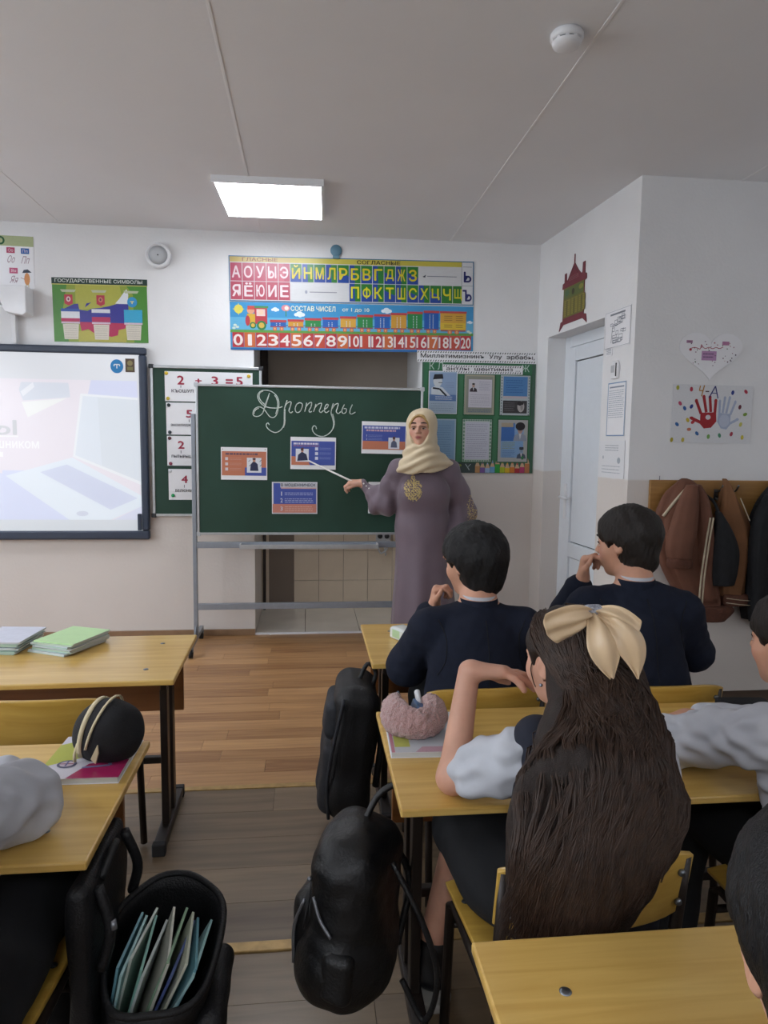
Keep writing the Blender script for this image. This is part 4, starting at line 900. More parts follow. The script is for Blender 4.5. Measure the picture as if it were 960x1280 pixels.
for dx, n in ((.035, 'piping'), (.052, 'piping')):
    MB().tube(cr([(dx + .055, -.09, .52), (dx + .03, -.10, .35), (dx + .02, -.095, .18), (dx + .02, -.09, .0)], 6), .005, 8).build(n, MATS['coat_cream'], c1)
MB().tube(cr([(-.02, -.03, .67), (-.08, -.03, .6), (-.135, -.02, .52)], 6), .008, 8).build('piping', MATS['coat_cream'], c1)
b = MB(); hang(b, dens([(.17, -.03, .03, .11, .05), (.17, -.03, .0, .12, .05), (.16, -.03, -.05, .08, .045)]), 40, 18, .03, 0, 6); b.build('hem_band', MATS['coat_brown_rib'], c1)
c2 = thing('tan_jacket', 'tan brown jacket with a pointed top between two darker coats', 'jacket', (2.26, yc, .5))
b = MB(); hang(b, dens([(.0, .045, .72, .01, .01), (.0, .02, .69, .022, .02), (.01, .01, .6, .05, .04), (.045, .02, .45, .10, .05), (.06, .02, .3, .10, .055), (.06, .02, .15, .08, .05), (.06, .02, .08, .07, .045)]), 44, 5, .15, .8, 7); b.build('body', MATS['coat_tan'], c2)
b = MB(); hang(b, dens([(.07, -.0, .09, .072, .05), (.07, -.0, .065, .078, .052), (.07, -.0, .03, .072, .05)]), 40, 18, .03, 0, 8); hm = b.build('hem_band', MATS['coat_brown_rib'], c2)
for z in (.05, .075): MB().tube([(.0 + .14 * i / 8, -.055 + .012 * abs(i - 4) / 4, z - .002 * i) for i in range(9)], .0025, 6).build('hem_stripe', MATS['coat_cream'], hm)
MB().tube(cr([(.045, -.04, .62), (.08, -.05, .54), (.10, -.05, .5)], 5), .003, 6).build('piping', MATS['coat_cream'], c2)
b = MB(); hang(b, dens([(-.09, -.06, .55, .012, .02), (-.06, -.065, .46, .045, .03), (-.04, -.065, .34, .075, .035), (-.035, -.06, .22, .07, .035), (-.035, -.06, .15, .055, .03)]), 32, 4, .08, .3, 9); b2 = thing('dark_scarf', 'black cloth hanging over the tan jacket on the rack', 'scarf', (2.26, yc, .5)); b.build('cloth', MATS['coat_black'], b2)
MB().tube(cr([(-.09, -.06, .55), (-.1, -.03, .6), (-.1, .05, .63)], 5), .008, 8).build('hanging_loop', MATS['coat_black'], b2)
c3 = thing('black_coat', 'black winter coat with a furry hood edge, rightmost on the rack', 'coat', (2.56, yc, .42))
b = MB(); hang(b, dens([(.02, .045, .80, .02, .014), (.02, .02, .78, .05, .04), (.0, .0, .66, .12, .08), (-.01, .0, .45, .16, .10), (-.01, .0, .2, .17, .10), (.0, .0, .02, .15, .09)]), 44, 5, .1, .4, 11); b.build('body', MATS['coat_black'], c3)
b = MB(); hang(b, dens([(-.10, -.05, .72, .02, .02), (-.14, -.06, .6, .035, .04), (-.15, -.06, .4, .045, .045), (-.13, -.05, .2, .04, .04), (-.13, -.05, .08, .03, .035)]), 30, 3, .08, .3, 12); b.build('sleeve', MATS['coat_black'], c3)
b = MB()
for i in range(420):
    t = q_.random(); ang = q_.uniform(-.9, .9); x = -.11 - .03 * math.sin(t * 3) ; z = .71 - t * .17; y0 = -.05 + .03 * math.sin(ang)
    d = Vector((-math.cos(ang) * .5 - .3, math.sin(ang) - .4, q_.uniform(-.7, .4))).normalized() * q_.uniform(.015, .035); P0 = Vector((x, y0, z)); b.tube([P0, P0 + d * .6, P0 + d], [.0015, .001, .0003], 3, False)
tag(b.build('fur_trim', MATS['fur_black'], c3), 'black fur')
# ================================================================ people: continuous bodies grown from blended limbs
V3 = lambda *a: np.array(a, float)
def unit(v): v = np.asarray(v, float); return v / (np.linalg.norm(v) or 1)
class SDF:
    def __init__(s, lo, hi, h):
        s.lo = np.array(lo, float); s.h = h; s.n = np.ceil((np.array(hi, float) - s.lo) / h).astype(int) + 1
        s.ax = [(s.lo[i] + h * np.arange(s.n[i])).astype(np.float32) for i in range(3)]
        s.D = np.full(tuple(s.n), 9.0, np.float32)
    def _reg(s, lo, hi):
        i0 = np.clip(np.floor((np.asarray(lo) - s.lo) / s.h).astype(int), 0, s.n - 1); i1 = np.clip(np.ceil((np.asarray(hi) - s.lo) / s.h).astype(int) + 1, 1, s.n)
        sl = tuple(slice(a, b) for a, b in zip(i0, i1))
        return sl, s.ax[0][sl[0]][:, None, None], s.ax[1][sl[1]][None, :, None], s.ax[2][sl[2]][None, None, :]
    def _mix(s, sl, d, k, op):
        a = s.D[sl]
        if op == 'u': t = np.clip(.5 + .5 * (a - d) / k, 0, 1); s.D[sl] = a + (d - a) * t - k * t * (1 - t)
        else: d = -d; t = np.clip(.5 - .5 * (a - d) / k, 0, 1); s.D[sl] = a + (d - a) * t + k * t * (1 - t)
    def rc(s, a, b, ra, rb, k=.02, op='u', n=None, f=1.0):
        a = np.asarray(a, float); b = np.asarray(b, float); r = max(ra, rb) + k + 3 * s.h
        sl, x, y, z = s._reg(np.minimum(a, b) - r, np.maximum(a, b) + r)
        ab = b - a; x = x - a[0]; y = y - a[1]; z = z - a[2]
        if n is not None:
            n = unit(n); m = (x * n[0] + y * n[1] + z * n[2]) * (f - 1); x = x + m * n[0]; y = y + m * n[1]; z = z + m * n[2]
            ab = ab + n * (ab @ n) * (f - 1)
        L = max(ab @ ab, 1e-9); t = np.clip((x * ab[0] + y * ab[1] + z * ab[2]) / L, 0, 1)
        d = np.sqrt((x - t * ab[0]) ** 2 + (y - t * ab[1]) ** 2 + (z - t * ab[2]) ** 2) - (ra + (rb - ra) * t)
        s._mix(sl, d.astype(np.float32), k, op); return s
    def chain(s, pts, rs, k=.02, **kw):
        for a, b, ra, rb in zip(pts[:-1], pts[1:], rs[:-1], rs[1:]): s.rc(a, b, ra, rb, k, **kw)
        return s
    def el(s, c, r, k=.02, op='u', M=None):
        c = np.asarray(c, float); r = np.asarray(r, float); R_ = np.eye(3) if M is None else M
        e = np.sqrt(((R_ * r) ** 2).sum(1)) + k + 3 * s.h
        sl, x, y, z = s._reg(c - e, c + e); x = x - c[0]; y = y - c[1]; z = z - c[2]
        q = [(x * R_[0, i] + y * R_[1, i] + z * R_[2, i]) / r[i] for i in range(3)]
        k0 = np.sqrt(q[0] ** 2 + q[1] ** 2 + q[2] ** 2); k1 = np.sqrt((q[0] / r[0]) ** 2 + (q[1] / r[1]) ** 2 + (q[2] / r[2]) ** 2) + 1e-6
        s._mix(sl, (k0 * (k0 - 1) / k1).astype(np.float32), k, op); return s
    def half(s, n, p, k=.004):
        """keep the side of the plane that n points away from"""
        n = unit(n); o = float(n @ np.asarray(p, float))
        d = (s.ax[0][:, None, None] * n[0] + s.ax[1][None, :, None] * n[1] + s.ax[2][None, None, :] * n[2] - o).astype(np.float32)
        s.D = np.maximum(s.D, d); return s
    def cutbox(s, lo, hi):
        sl, x, y, z = s._reg(lo, hi); s.D[sl] = np.maximum(s.D[sl], s.h * .3); return s
    def geo(s):
        D = s.D; D[0], D[-1], D[:, 0], D[:, -1], D[:, :, 0], D[:, :, -1] = [np.maximum(v, s.h * .5) for v in (D[0], D[-1], D[:, 0], D[:, -1], D[:, :, 0], D[:, :, -1])]
        I = D < 0; w = np.argwhere(I)
        if len(w) == 0: return np.zeros((0, 3)), np.zeros((0, 4), int)
        a = np.maximum(w.min(0) - 2, 0); b = np.minimum(w.max(0) + 3, s.n)
        D = D[a[0]:b[0], a[1]:b[1], a[2]:b[2]]; I = I[a[0]:b[0], a[1]:b[1], a[2]:b[2]]; o = s.lo + a * s.h
        cnt = np.zeros(tuple(np.array(D.shape) - 1), np.uint8); C = [(i, j, k) for i in (0, 1) for j in (0, 1) for k in (0, 1)]
        sh = lambda A, c: A[c[0]:A.shape[0] - 1 + c[0], c[1]:A.shape[1] - 1 + c[1], c[2]:A.shape[2] - 1 + c[2]]
        for c in C: cnt += sh(I, c)
        act = np.argwhere((cnt > 0) & (cnt < 8)); idx = np.full(cnt.shape, -1, np.int32); idx[act[:, 0], act[:, 1], act[:, 2]] = np.arange(len(act))
        val = {c: D[act[:, 0] + c[0], act[:, 1] + c[1], act[:, 2] + c[2]].astype(float) for c in C}
        P = np.zeros((len(act), 3)); N = np.zeros(len(act))
        for c in C:
            for ax in range(3):
                if c[ax] == 0:
                    e = list(c); e[ax] = 1; e = tuple(e); m = (val[c] < 0) != (val[e] < 0); t = val[c][m] / (val[c][m] - val[e][m])
                    q = np.tile(np.array(c, float), (m.sum(), 1)); q[:, ax] = t; P[m] += q; N[m] += 1
        V = (act + P / N[:, None]) * s.h + o; F = []
        for ax in range(3):
            s0 = [slice(1, -1)] * 3; s0[ax] = slice(0, -1); s1 = [slice(1, -1)] * 3; s1[ax] = slice(1, None)
            A = I[tuple(s0)]; B = I[tuple(s1)]; e = np.argwhere(A != B); off = np.array([1, 1, 1]); off[ax] = 0
            fl = A[e[:, 0], e[:, 1], e[:, 2]]; e = e + off; u, v = (ax + 1) % 3, (ax + 2) % 3; q = []
            for du, dv in ((-1, -1), (0, -1), (0, 0), (-1, 0)):
                c = e.copy(); c[:, u] += du; c[:, v] += dv; q.append(idx[c[:, 0], c[:, 1], c[:, 2]])
            q = np.stack(q, 1); q[~fl] = q[~fl][:, ::-1]; F.append(q[(q >= 0).all(1)])
        return V, np.concatenate(F)
def vnorm(V, F):
    n = np.cross(V[F[:, 2]] - V[F[:, 0]], V[F[:, 3]] - V[F[:, 1]]); N = np.zeros_like(V)
    for i in range(4): np.add.at(N, F[:, i], n)
    return N / (np.linalg.norm(N, axis=1)[:, None] + 1e-12)
def relax(V, F, it=2, lam=.5):
    for _ in range(it):
        A = np.zeros_like(V); c = np.zeros(len(V))
        for i in range(4):
            for j in (1, 3): np.add.at(A, F[:, i], V[F[:, (i + j) % 4]]); np.add.at(c, F[:, i], 1)
        V = V + lam * (A / np.maximum(c, 1)[:, None] - V)
    return V
def wrinkle(V, seed, sc, amp, stretch=(1, 1, 1), n=6):
    q = np.random.RandomState(seed); d = np.zeros(len(V)); W_ = V * np.array(stretch)
    for i in range(n):
        k = q.normal(size=3); k = k / np.linalg.norm(k) * sc * q.uniform(.6, 1.6); d += np.sin(W_ @ k + q.uniform(0, 6.3) + .8 * np.sin(W_ @ np.roll(k, 1) * .5))
    return amp * d / math.sqrt(n)
def sdf_obj(name, S_, m, parent, disp=None, color=None, it=1):
    V, F = S_.geo(); V = relax(V, F, it)
    if disp is not None: V = V + vnorm(V, F) * disp(V)[:, None]
    me = bpy.data.meshes.new(name); me.vertices.add(len(V)); me.vertices.foreach_set('co', V.astype(np.float32).ravel())
    me.loops.add(F.size); me.polygons.add(len(F)); me.polygons.foreach_set('loop_start', np.arange(len(F)) * 4)
    me.loops.foreach_set('vertex_index', F.ravel().astype(np.int32)); me.polygons.foreach_set('use_smooth', np.ones(len(F), bool)); me.update(); me.validate()
    if color is not None:
        c = np.ones((len(V), 4), np.float32); c[:, :3] = color(V); a = me.color_attributes.new('Col', 'FLOAT_COLOR', 'POINT'); a.data.foreach_set('color', c.ravel())
    return obj(name, me, m, parent)
def frame3(yaw, pitch=0, roll=0):
    """columns: right, forward, up; yaw turns to the left from +Y"""
    M = Matrix.Rotation(R(yaw), 3, 'Z') @ Matrix.Rotation(R(pitch), 3, 'X') @ Matrix.Rotation(R(roll), 3, 'Y'); return np.array(M)
def skin_color(base='#c9967c', lips=None, pts=()):
    b = np.array(lin(base)); 
    def f(V):
        c = np.tile(b, (len(V), 1)) * (1 + .06 * wrinkle(V, 3, 60, 1.0))[:, None]
        for (p, r, col) in pts:
            d = np.linalg.norm((V - p) / np.asarray(r), axis=1); w = np.clip(1.6 - d * 1.3, 0, 1)[:, None]; c = c * (1 - w) + np.array(lin(col)) * w
        return c
    return f
class Head:
    def __init__(s, c, M, sz): s.c = np.asarray(c, float); s.M = M; s.s = sz
    def p(s, x, y, z): return s.c + s.M @ (s.s * np.array([x, y, z], float))
    def grow(s, S_, neck, female=False):
        P, k, M = s.p, s.s, s.M; E = lambda c, r, kk=.08, op='u': S_.el(P(*c), np.array(r) * k, kk * k, op, M)
        S_.rc(neck, P(0, -.12, -.22), .046 if not female else .044, .21 * k, .04)
        E((0, -.07, .12), (.345, .415, .37)); E((0, .07, -.12), (.275, .30, .33), .12)
        E((0, .14, -.28), (.19, .2, .19), .1); E((0, .25, -.40), (.09, .085, .075), .09)
        for x in (-1, 1):
            E((.17 * x, .22, -.1), (.11, .10, .11), .1)
            S_.rc(P(.05 * x, .375, .085), P(.20 * x, .30, .075), .035 * k, .03 * k, .05 * k)
            E((.135 * x, .405, .005), (.08, .06, .045), .05, 's')
            S_.rc(P(.345 * x, -.03, .07), P(.325 * x, -.01, -.13), .03 * k, .02 * k, .015 * k)
            E((.365 * x, -.055, .01), (.028, .085, .115), .02); E((.392 * x, -.03, .0), (.02, .04, .06), .015, 's')
        S_.rc(P(0, .37, .06), P(0, .455, -.10), .03 * k, .042 * k, .04 * k)
        for x in (-1, 1): E((.045 * x, .405, -.115), (.035, .045, .032), .03)
        S_.rc(P(-.085, .335, -.225), P(.085, .335, -.225), .02 * k, .02 * k, .03 * k); S_.rc(P(-.05, .365, -.215), P(.05, .365, -.215), .022 * k, .022 * k, .02 * k)
        S_.rc(P(-.045, .355, -.262), P(.045, .355, -.262), .026 * k, .026 * k, .02 * k)
        S_.rc(P(-.09, .385, -.24), P(.09, .385, -.24), .006 * k, .006 * k, .012 * k, 's')
    def paint(s):
        return [(s.p(0, .37, -.24), (.10 * s.s, .07 * s.s, .04 * s.s), '#a5605a'), (s.p(.2, .28, -.12), (.1 * s.s,) * 3, '#cc907c'), (s.p(-.2, .28, -.12), (.1 * s.s,) * 3, '#cc907c')]
    def eyes(s, parent, iris='#3a281e'):
        for x in (-1, 1):
            c = s.p(.135 * x, .300, .005); Mx = Matrix.Translation(Vector(c)) @ Matrix(s.M.tolist()).to_4x4() @ Matrix.Rotation(R(-90), 4, 'X')
            r = .062 * s.s; o = MB().lathe([(max(1e-4, r * math.sin(t * math.pi / 10)), -r * math.cos(t * math.pi / 10)) for t in range(11)], 16, Mx).build('eye', mat('eye_white', '#b9aea6', .3), parent)
            Mi = Mx; MB().lathe([(1e-4, r * 1.03), (r * .28, r * 1.0), (r * .5, r * .88)], 16, Mi).build('iris', mat('iris_' + iris[1:], iris, .2), o)
            for nm, a0, a1 in (('eyelid', 10, 120), ('lower_eyelid', -24, -110)):
                P_ = [[Vector(c + s.M @ (r * 1.09 * V3(math.sin(R(f)), math.cos(R(f)) * math.cos(R(a0 + (a1 - a0) * i / 8)), math.cos(R(f)) * math.sin(R(a0 + (a1 - a0) * i / 8))))) for f in range(-80, 81, 16)] for i in range(9)]
                MB().grid(P_).build(nm, mat('eyelid_skin', '#b08571', .5, var=.04), parent)
            MB().tube([Vector(s.p(.135 * x + t * .085, .375 - .05 * abs(t) - .02 * t * x, .135 + .015 * (1 - t * t))) for t in (-1, -.5, 0, .5, 1)], [.008 * s.s, .017 * s.s, .02 * s.s, .017 * s.s, .007 * s.s], 8).build('eyebrow', MATS['hair_dark'], parent)
            MB().tube([Vector(s.p(.135 * x + t * .07, .372 - .035 * abs(t) ** 2 - .02 * t * x, .03 + .018 * (1 - t * t))) for t in (-1, -.5, 0, .5, 1)], [.004 * s.s, .009 * s.s, .01 * s.s, .009 * s.s, .004 * s.s], 6).build('eyelashes', MATS['hair_dark'], parent)
def hand(S_, wrist, d, n, side, s=1.0, curl=(.3, .35, .4, .45), bend=(1, .9, .6), thumb=(.6, .75, .25), spread=.1, tcurl=.3):
    """d: along the hand, n: where the palm faces, side: +1/-1 for the thumb side (cross of n and d)"""
    d = unit(d); n = unit(np.asarray(n) - d * (np.asarray(n) @ d)); t = np.cross(n, d) * side; w = np.asarray(wrist, float)
    for i, (o, ln) in enumerate(((.028, .92), (.0095, 1.0), (-.0095, .94), (-.027, .76))):
        kn = w + d * (.088 - .006 * abs(i - 1)) * s + t * o * s; S_.rc(w + d * .012 * s + t * o * .55 * s, kn, .017 * s, .0135 * s, .018 * s)
        p = kn; ang = 0; f0 = unit(d + t * (o / .028) * spread)
        for j, L in enumerate((.042, .026, .021)):
            ang += curl[i] * bend[j] * 1.0; v = f0 * math.cos(ang) + n * math.sin(ang); q = p + v * L * ln * s
            S_.rc(p, q, (.0102 - .0008 * j) * s, (.0094 - .0008 * j) * s, .005 * s); p = q
    p = w + d * .02 * s + t * .018 * s; v = unit(t * thumb[0] + d * thumb[1] + n * thumb[2]); S_.rc(p, p + v * .045 * s, .0155 * s, .0115 * s, .014 * s)
    p = p + v * .045 * s; v2 = unit(v + (d * .6 - t * .5 + n * .5) * tcurl); S_.rc(p, p + v2 * .032 * s, .0108 * s, .0095 * s, .006 * s); S_.rc(p + v2 * .032 * s, p + unit(v2 + (d * .3 - t * .3) * tcurl) * .055 * s, .0095 * s, .0075 * s, .005 * s)
for n_, c_ in (('hair_black', '#0d0c0e'), ('hair_dark', '#1a1412'), ('hair_brown', '#1e1713'), ('hair_long', '#251a15')):
    mat(n_, c_, .5, var=.35, scale=40, stretch=(6, 6, 1), bump=.5, bscale=120, spec=.35)
mat('navy_suit', '#171c2b', .9, var=.12, scale=60, bump=.12, bscale=600, spec=.25); mat('navy_vest', '#161a29', .85, var=.12, scale=60, bump=.12, bscale=600)
mat('shirt_white', '#b9bbc2', .75, var=.03, scale=20, bump=.06, bscale=400); mat('trouser_black', '#101115', .9, var=.2, scale=40, bump=.1, bscale=500)
mat('dress_mauve', '#6a5c66', .6, var=.07, scale=8, bump=.08, bscale=500, sheen=.2, spec=.4); mat('hijab_cream', '#cdbb9b', .5, var=.07, scale=12, bump=.06, bscale=300, sheen=.2, spec=.45); mat('underscarf', '#a68550', .6, var=.1)
mat('gold_thread', '#cbb67c', .35, metal=.4, var=.2, scale=120); mat('pearl', '#d9d6d2', .2, coat=.5)
mat('satin_cream', '#d3b792', .33, var=.06, scale=14, spec=.6, sheen=.1); mat('glitter', '#b8bcc8', .25, metal=.6, var=.4, scale=300, bump=.6, bscale=400)
SKIN = PAINTED; SKIN.node_tree.nodes['Principled BSDF'].inputs['Subsurface Weight'].default_value = .12; SKIN.node_tree.nodes['Principled BSDF'].inputs['Subsurface Radius'].default_value = (.01, .004, .002)
def hair_cap(name, H, m, parent, h=.004, thick=.022, seed=0, fringe=.25, nape=-.30, top=.03, tem=.03):
    """short hair: a shell over the skull, cut away from the face, ears and neck"""
    k = H.s; S_ = SDF(H.c - .72 * k, H.c + .78 * k, h); P = H.p; r = thick / k
    E = lambda c, q, kk=.05, op='u': S_.el(P(*c), np.array(q) * k, kk * k, op, H.M)
    E((0, -.075, .135 + top), (.345 + r, .415 + r, .37 + r)); E((0, -.19, -.16), (.265 + r * .6, .25 + r * .6, .34), .1)
    E((0, .52, -.20), (.40, .36, .50), .05, 's')                 # face
    E((0, .45, .0), (.28, .22, .26 + fringe * .3), .05, 's')
    for x in (-1, 1):
        E((.40 * x, .06, -.16), (.13, .13, .24), .04, 's')      # around the ear
        E((.38 * x, .30, -.1), (.16, .18, .3), .05, 's')
    S_.half(H.M @ np.array([0, .35, -1.]), P(0, -.2, nape))
    return sdf_obj(name, S_, m, parent, lambda V: wrinkle((V - H.c) @ H.M, seed, 150, .0016, (1, 1, .5)) + wrinkle((V - H.c) @ H.M, seed + 1, 420, .0008, (1, 1, .4), 8))
def person(label, group=None):
    return thing('person', label, 'person', group=group)
def limb_cloth(S_, pts, rs, k=.02): S_.chain([np.asarray(p) for p in pts], rs, k)
from mathutils.bvhtree import BVHTree
mat('seam_navy', '#0a0c12', .9)
def seated(label, o, head, yaw, pitch, roll, hs, neck, shL, shR, chest, waist, pelvis, armL, armR, legL, legR, handL, handR, hairm, hairkw, skin='#c9967c', top='navy_suit', bottom='trouser_black', sleeve='long', collar=True, lo=None, hi=None, h=.0042, tw=(.115, .105, .12), bulk=1.0, seed=0, eyes=True, sleeve_r=(.062, .052, .047), shirt='shirt_white', topcut=None, legs_bare=False, neckpad=.0, lw=1.0, extra=()):
    """all coordinates are real positions in the room; parts hang under an Empty at the seat"""
    t = person(label); t.location = (o[0], o[1], 0); off = np.array([o[0], o[1], 0.0]); T = lambda p: np.asarray(p, float) - off
    H = Head(T(head), frame3(yaw, pitch, roll), hs); neck = T(neck); shL, shR = T(shL), T(shR); chest, waist, pelvis = T(chest), T(waist), T(pelvis)
    armL = [T(p) for p in armL]; armR = [T(p) for p in armR]; legL = [T(p) for p in legL]; legR = [T(p) for p in legR]
    lo = T(lo); hi = T(hi); fr = unit(np.array([-math.sin(R(yaw * .3)), math.cos(R(yaw * .3)), 0]))
    # body: one skin from head to feet
    S_ = SDF(lo, hi, h); H.grow(S_, neck)
    S_.rc(neck, chest, .05, .08, .05); S_.rc(chest, waist, .10 * bulk, .09 * bulk, .05, n=fr, f=1.25); S_.rc(waist, pelvis, .09 * bulk, .10 * bulk, .05, n=fr, f=1.15)
    for sh, arm, hd in ((shL, armL, handL), (shR, armR, handR)):
        S_.rc(neck + V3(0, 0, -.015), sh, .035, .042, .03); S_.chain([sh] + arm, [.042, .034, .024], .015)
        if hd: hand(S_, arm[-1], *hd)
    for lg in (legL, legR):
        S_.chain([pelvis + (lg[0] - pelvis) * .55] + lg, [.075, .052, .034, .028][:len(lg) + 1], .02)
        if len(lg) > 2: S_.rc(lg[-1], lg[-1] + V3(0, .12, -.02), .028, .024, .02)
    body = sdf_obj('body', S_, SKIN, t, color=skin_color(skin, pts=H.paint()))
    if eyes: H.eyes(t)
    if hairkw is not None: hair_cap('hair', H, MATS[hairm], t, seed=seed, **hairkw)
    # upper garment
    S_ = SDF(lo, hi, h); b = .016
    S_.rc(neck + V3(0, -.005, -.05), chest, .062 + neckpad, .10, .05); S_.rc(chest, waist, (tw[0] + .02) * bulk, (tw[1] + .02) * bulk, .05, n=fr, f=1.25); S_.rc(waist, pelvis + V3(0, 0, .0), (tw[1] + .02) * bulk, (tw[2] + .02) * bulk, .05, n=fr, f=1.18)
    for sh, arm in ((shL, armL), (shR, armR)):
        S_.rc(neck + V3(0, -.005, -.035), sh + V3(0, 0, .002), .050, sleeve_r[0], .03)
        if sleeve == 'long':
            e, w = arm[0], arm[-1]; S_.chain([sh, e, e + (w - e) * .86], [sleeve_r[0], sleeve_r[1], sleeve_r[2]], .02)
        elif sleeve == 'short':
            S_.chain([sh, sh + (arm[0] - sh) * .62], [sleeve_r[0], sleeve_r[1]], .02)
    S_.half(V3(0, 0, 1), neck + V3(0, 0, .006)); S_.rc(neck + V3(0, .01, -.03), neck + V3(0, .02, .1), .046, .05, .01, 's')
    if topcut is not None: S_.half(V3(0, 0, -1), V3(0, 0, topcut))
    g = sdf_obj('blazer' if top == 'navy_suit' else 'shirt', S_, MATS[top], t, lambda V: wrinkle(V, seed + 5, 42, .0030 if top == 'navy_suit' else .0060, (1, 1, .7)) + wrinkle(V, seed + 6, 95, .0011 if top == 'navy_suit' else .0042, (1, 1, 1.4)))
    if top == 'navy_suit':
        tr_ = BVHTree.FromPolygons([Vector(v.co) for v in g.data.vertices], [tuple(q.vertices) for q in g.data.polygons])
        def seam(name, pts):
            out = []
            for a in cr(pts, 8):
                hit = tr_.ray_cast(Vector((a[0], -.5, a[2])), Vector((0, 1, 0)))
                if hit[0] is not None: out.append(hit[0] + hit[1] * .0003)
            if len(out) > 3: MB().tube(out, .0016, 6).build(name, MATS['seam_navy'], t)
        seam('back_seam', [neck + V3(0, 0, -.03), (neck + waist) / 2 + V3(.002, 0, 0), waist + V3(.002, 0, -.05)])
        for sh in (shL, shR): sg = 1 if sh is shR else -1; seam('sleeve_seam', [sh + V3(-.012 * sg, 0, .045), sh + V3(-.030 * sg, 0, .0), sh + V3(-.026 * sg, 0, -.07), sh + V3(-.005 * sg, 0, -.12)])
    if collar:
        # shirt collar inside, folded jacket collar outside; both dip at the throat
        for nm, mm, r0, r1, z0, z1 in (('shirt_collar', shirt, .052, .050, -.03, .030), ('jacket_collar', top, .068, .056, -.035, .019)):
            P = []
            for i in range(6):
                v = i / 5; row = []
                for j in range(33):
                    a = 2 * math.pi * j / 32; rr = r0 + (r1 - r0) * v; f = max(0, math.sin(a))
                    row.append(Vector(neck + V3(rr * math.cos(a) * 1.02, rr * math.sin(a) - .004, z0 + (z1 - z0) * v - .03 * f)))
                P.append(row)
            MB().grid(P).build(nm, MATS[mm], t, solid=.006)
    # lower garment
    if bottom:
        S_ = SDF(lo, hi, h); S_.rc(waist + V3(0, 0, -.04), pelvis, .10 * bulk, .118 * bulk, .04, n=fr, f=1.1)
        for lg in (legL, legR):
            if legs_bare: S_.rc(pelvis + (lg[0] - pelvis) * .3, lg[0] + unit(lg[0] - pelvis) * .015, .098, .074, .045)
            else: S_.chain([pelvis + (lg[0] - pelvis) * .4] + lg, [v * lw for v in [.098, .068, .05, .045][:len(lg) + 1]], .03)
        for (c_, r_) in extra: S_.el(T(c_), r_, .06)
        sdf_obj('skirt' if legs_bare else 'trousers', S_, MATS[bottom], t, lambda V: wrinkle(V, seed + 9, 40, .003))
    return t, H, T
# ---- boy with black hair, front row left
seated('black haired boy in a navy blazer seated at the front desk, seen from behind', (.53, 2.14),
    head=(.535, 2.20, 1.005), yaw=36, pitch=-4, roll=-3, hs=.222, neck=(.545, 2.15, .885), shL=(.392, 2.15, .805), shR=(.685, 2.12, .805), chest=(.535, 2.12, .72), waist=(.54, 2.11, .58), pelvis=(.54, 2.12, .45),
    armL=[(.332, 2.255, .648), (.43, 2.31, .83)], armR=[(.735, 2.26, .655), (.60, 2.44, .668)], legL=[(.44, 2.45, .46), (.43, 2.47, .08)], legR=[(.63, 2.45, .46), (.64, 2.47, .08)],
    handL=((.1, -.1, 1), (.9, -.35, .1), 1, .86, (1.1, 1.2, 1.3, 1.4)), handR=((-1, .2, 0), (0, 0, -1), -1, .80), hairm='hair_black', hairkw=dict(thick=.024, nape=-.46), lo=(.20, 1.93, .02), hi=(.86, 2.66, 1.17), seed=11, sleeve_r=(.066, .066, .052), tw=(.137, .142, .155))
# ---- boy leaning on his hand, front row right
seated('dark haired boy in a navy blazer leaning his cheek on his hand', (1.06, 2.14),
    head=(1.055, 2.20, 1.068), yaw=40, pitch=-5, roll=-2, hs=.222, neck=(1.065, 2.14, .945), shL=(.915, 2.15, .862), shR=(1.21, 2.11, .862), chest=(1.06, 2.12, .77), waist=(1.075, 2.10, .61), pelvis=(1.08, 2.11, .45),
    armL=[(.875, 2.385, .675), (.946, 2.285, .93)], armR=[(1.305, 2.18, .70), (1.20, 2.40, .668)], legL=[(.98, 2.45, .46), (.97, 2.47, .08)], legR=[(1.17, 2.45, .46), (1.18, 2.47, .08)],
    handL=((.05, -.05, 1), (.8, -.45, .1), 1, .88, (.9, 1.1, 1.3, 1.4)), handR=((-1, .3, 0), (0, 0, -1), -1, .80), hairm='hair_brown', hairkw=dict(thick=.017, nape=-.40), lo=(.74, 1.93, .02), hi=(1.43, 2.66, 1.24), seed=22, sleeve_r=(.068, .062, .052), tw=(.14, .135, .14))
# ---- boy in the white shirt, arms folded on the desk
t3, H3, T3 = seated('boy in a white shirt with folded arms at the right edge', (1.13, 1.36),
    head=(1.095, 1.43, .955), yaw=20, pitch=-3, roll=0, hs=.215, neck=(1.115, 1.375, .83), shL=(.975, 1.38, .765), shR=(1.265, 1.35, .765), chest=(1.12, 1.34, .68), waist=(1.13, 1.31, .56), pelvis=(1.13, 1.31, .45),
    armL=[(.865, 1.53, .688), (1.06, 1.62, .68)], armR=[(1.37, 1.54, .685), (.965, 1.625, .705)], legL=[(1.01, 1.66, .46), (1.0, 1.68, .08)], legR=[(1.24, 1.66, .46), (1.24, 1.68, .08)],
    handL=((1, .25, 0), (0, 0, -1), 1, .80), handR=((-1, -.32, .05), (.1, -.3, -1), -1, .80, (.35, .4, .4, .4)), hairm='hair_brown', hairkw=dict(thick=.015, nape=-.36), top='shirt_white', lo=(.78, 1.14, .02), hi=(1.46, 1.86, 1.13), seed=33, sleeve_r=(.064, .058, .042), collar=True)
